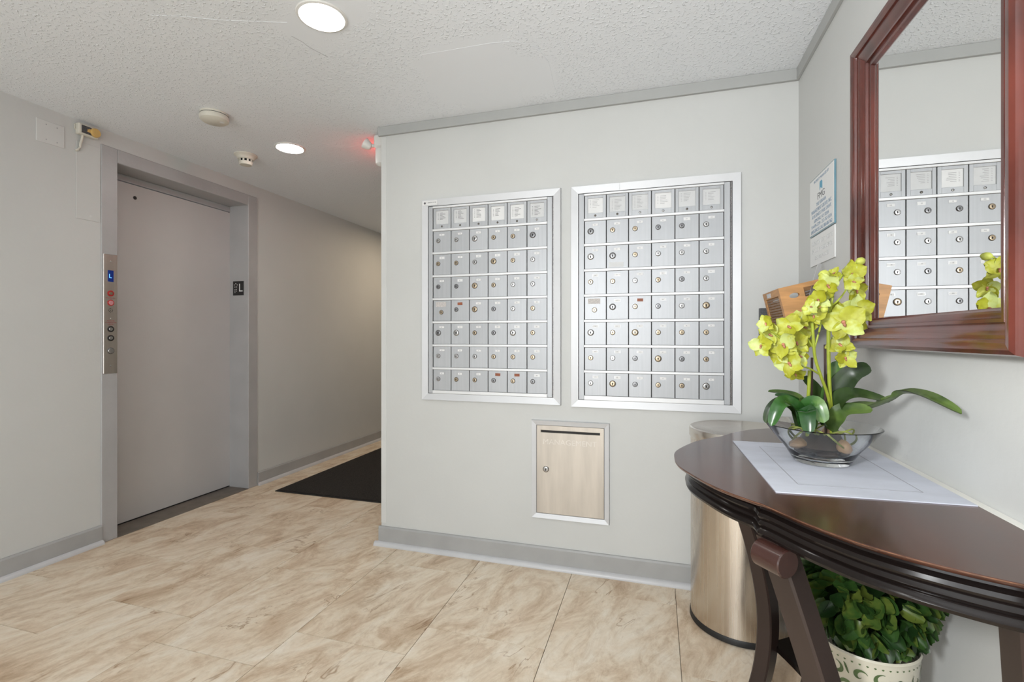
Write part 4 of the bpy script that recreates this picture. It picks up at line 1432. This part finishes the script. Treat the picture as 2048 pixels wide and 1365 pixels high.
for (px, py, fwd, rp, az, el, roll) in FL:
    fwd += lean(py)
    c = PT(px, py, fwd)
    face = ((Vector((0, 0, H)) - c).normalized() + right_v * az + Vector((0, 0, el))).normalized()
    xa = Vector((0, 0, 1)).cross(face).normalized()
    ya = face.cross(xa).normalized()
    R = Matrix((xa, ya, face)).transposed().to_4x4() @ Matrix.Rotation(roll, 4, 'Z')
    r_ = rp / F * fwd
    fo = bpy.data.objects.new('flower', LIP)
    COL.objects.link(fo)
    fo.parent = orc
    fo.matrix_local = Matrix.Translation(c - OB) @ R @ Matrix.Diagonal((r_, r_, r_, 1))
    for k in range(5):
        ang = k * 2 * PI / 5 + rnd.uniform(-0.12, 0.12)
        wide = k in (1, 4)
        pe = bpy.data.objects.new('petal', rnd.choice(PW if wide else PN))
        COL.objects.link(pe)
        pe.parent = fo
        pe.matrix_local = Matrix.Rotation(ang, 4, 'Z') @ Matrix.Rotation(rnd.uniform(-0.25, 0.50), 4, 'X') @ Matrix.Diagonal((1.15, 1.0, 1.0, 1)) @ Matrix.Scale(rnd.uniform(0.85, 1.08), 4)
for (px, py, fwd, L, dx, dy) in ((1712, 526, FW, 17, 1.0, 0.35), (1659, 549, FW, 20, -1.0, -0.05), (1618, 622, FW - 0.02, 14, -0.7, 0.3), (1645, 626, FW - 0.03, 15, 0.4, 0.8)):
    fwd += lean(py)
    c = PT(px, py, fwd)
    ax_ = (right_v * dx + Vector((0, 0, dy))).normalized()
    L_ = L / F * fwd
    bo = bpy.data.objects.new('bud', BUD)
    COL.objects.link(bo)
    bo.parent = orc
    bo.matrix_local = Matrix.Translation(c - OB) @ ax_.to_track_quat('Z', 'Y').to_matrix().to_4x4() @ Matrix.Diagonal((L_, L_, L_, 1))

# ================================================================ topiary under the table
PC = Vector((0.435, 1.238, sh_top + 0.0004))
pt = thing('topiary_pot', 'white ceramic pot with green painted scrolls under the console table', 'pot', tuple(PC))
pprof = [(0.0005, 0.0), (0.066, 0.0), (0.070, 0.004), (0.073, 0.02), (0.087, 0.11), (0.096, 0.215), (0.0985, 0.264), (0.1005, 0.272), (0.098, 0.276), (0.094, 0.272), (0.092, 0.253), (0.0005, 0.250)]
MB().lathe(pprof, tuple(PC), 56).build('pot_body', 'pot_glaze', pt, True, 40)


def pot_r(h_):
    pr = [(0.02, 0.073), (0.11, 0.087), (0.215, 0.096), (0.264, 0.0985), (0.28, 0.099)]
    for (h0, r0), (h1, r1) in zip(pr, pr[1:]):
        if h_ <= h1:
            return r0 + (r1 - r0) * (h_ - h0) / (h1 - h0)
    return 0.099


rnd = random.Random(5)
sc_ = MB()


def ribbon(pts, wds):
    k0 = len(sc_.v)
    n = len(pts)
    for i, (a_, h_) in enumerate(pts):
        p, q_ = pts[max(i - 1, 0)], pts[min(i + 1, n - 1)]
        t = Vector((q_[0] - p[0], q_[1] - p[1])).normalized()
        nx = Vector((-t.y, t.x)) * wds[i]
        for sg_ in (-1, 1):
            aa, hh = a_ + sg_ * nx.x, h_ + sg_ * nx.y
            r_ = pot_r(hh) + 0.0006
            th = aa / 0.10
            sc_.v.append((PC.x + r_ * math.cos(th), PC.y + r_ * math.sin(th), PC.z + hh))
    for i in range(n - 1):
        sc_.f.append((k0 + 2 * i, k0 + 2 * i + 1, k0 + 2 * i + 3, k0 + 2 * i + 2))
        sc_.m.append(0)


for row, hz in enumerate((0.236, 0.204, 0.165, 0.125, 0.085, 0.048)):
    for k in range(16):
        a0 = (k + 0.5 * (row % 2)) * 0.628 / 16 + rnd.uniform(-0.005, 0.005)
        s_ = rnd.choice((-1, 1))
        rot = rnd.random() * 6.28
        pts, wd_ = [], []
        R0 = rnd.uniform(0.011, 0.018)
        for i in range(17):
            t = i / 16
            ang = rot + s_ * t * 5.0
            rr = R0 * (1.05 - 0.85 * t)
            pts.append((a0 + rr * math.cos(ang), max(0.024, min(0.256, hz + rr * math.sin(ang)))))
            wd_.append(0.0005 + 0.0034 * math.sin(PI * min(1, t * 1.15)) ** 1.5)
        ribbon(pts, wd_)
        if k % 2 == 0:
            hx = hz + rnd.uniform(-0.012, 0.012)
            ribbon([(a0 + 0.014 + 0.010 * i / 8, max(0.024, min(0.256, hx + 0.010 * math.sin(i / 8 * 3 + rot)))) for i in range(9)], [0.0005 + 0.0018 * math.sin(PI * i / 8) for i in range(9)])
for k in range(48):
    a0 = k * 0.628 / 48
    ribbon([(a0 - 0.0022, 0.2610), (a0, 0.2605), (a0 + 0.0022, 0.2610)], [0.0006, 0.0018, 0.0006])
sc_.build('painted_scrolls', 'pot_green', pt)

tp = thing('topiary_ball', 'round topiary bush of small green leaves growing in the scroll-painted pot', 'plant', (PC.x, PC.y, PC.z + 0.250))
BCt = Vector((PC.x, PC.y, PC.z + 0.250 + 0.122))
RB = 0.100
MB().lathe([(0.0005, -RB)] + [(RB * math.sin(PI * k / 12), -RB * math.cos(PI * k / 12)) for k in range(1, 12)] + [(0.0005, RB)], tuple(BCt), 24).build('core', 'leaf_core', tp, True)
MB().tube([(PC.x, PC.y, PC.z + 0.2505), (PC.x, PC.y, BCt.z)], 0.012, 10).build('stem', 'stem_brown', tp, True)


def topi_leaf(seed):
    r = random.Random(seed)
    mb = MB()
    nu, nv = 5, 5
    for i in range(nu):
        u = i / (nu - 1)
        w = 0.36 * math.sin(PI * (0.10 + 0.84 * u)) ** 0.75
        for j in range(nv):
            v = j / (nv - 1) * 2 - 1
            mb.v.append((v * w, u, 0.55 * w * v * v + (0.12 + 0.1 * seed) * u * u))
    for i in range(nu - 1):
        for j in range(nv - 1):
            mb.f.append((i * nv + j, i * nv + j + 1, (i + 1) * nv + j + 1, (i + 1) * nv + j))
            mb.m.append(0)
    return mb.mesh('leaf', 'leaf_topiary', True)


TLF = [topi_leaf(k) for k in range(3)]
TO = WL[tp.name]
nleaf = 470
gold = PI * (3 - math.sqrt(5))
for i in range(nleaf):
    z = 1 - 2 * (i + 0.5) / nleaf
    rr = math.sqrt(max(0, 1 - z * z))
    nrm = Vector((rr * math.cos(gold * i), rr * math.sin(gold * i), z))
    nrm = (nrm + Vector((rnd.uniform(-1, 1), rnd.uniform(-1, 1), rnd.uniform(-1, 1))) * 0.15).normalized()
    p = BCt + nrm * (RB - 0.006)
    if p.z < PC.z + 0.258:
        continue
    if nrm.dot((Vector((0, 0, H)) - BCt).normalized()) < -0.30:
        continue
    if p.x + nrm.x * 0.025 > XR - 0.006:
        continue
    tv = Vector((rnd.uniform(-1, 1), rnd.uniform(-1, 1), rnd.uniform(-1.2, 0.3)))
    up = (tv - nrm * tv.dot(nrm)).normalized()
    yv = (up * 0.75 + nrm * rnd.uniform(0.35, 0.95)).normalized()
    xv = yv.cross(nrm).normalized()
    zv = xv.cross(yv).normalized()
    s_ = rnd.uniform(0.034, 0.050)
    lo = bpy.data.objects.new('leaf', rnd.choice(TLF))
    COL.objects.link(lo)
    lo.parent = tp
    lo.matrix_local = Matrix.Translation(p - TO) @ Matrix((xv, yv, zv)).transposed().to_4x4() @ Matrix.Scale(s_, 4)

# ================================================================ hallway mat
dm = thing('floor_mat', 'long dark carpet runner on the hallway floor', 'mat', (-2.06, 4.2, 0))
MB().bbox(-2.690, -1.62, 2.907, 5.6, 0.0, 0.006, 0.002).build('mat_edge', 'black_rubber', dm)
MB().bbox(-2.678, -1.632, 2.919, 5.588, 0.0061, 0.010, 0.002).build('mat_pile', 'mat_carpet', dm)
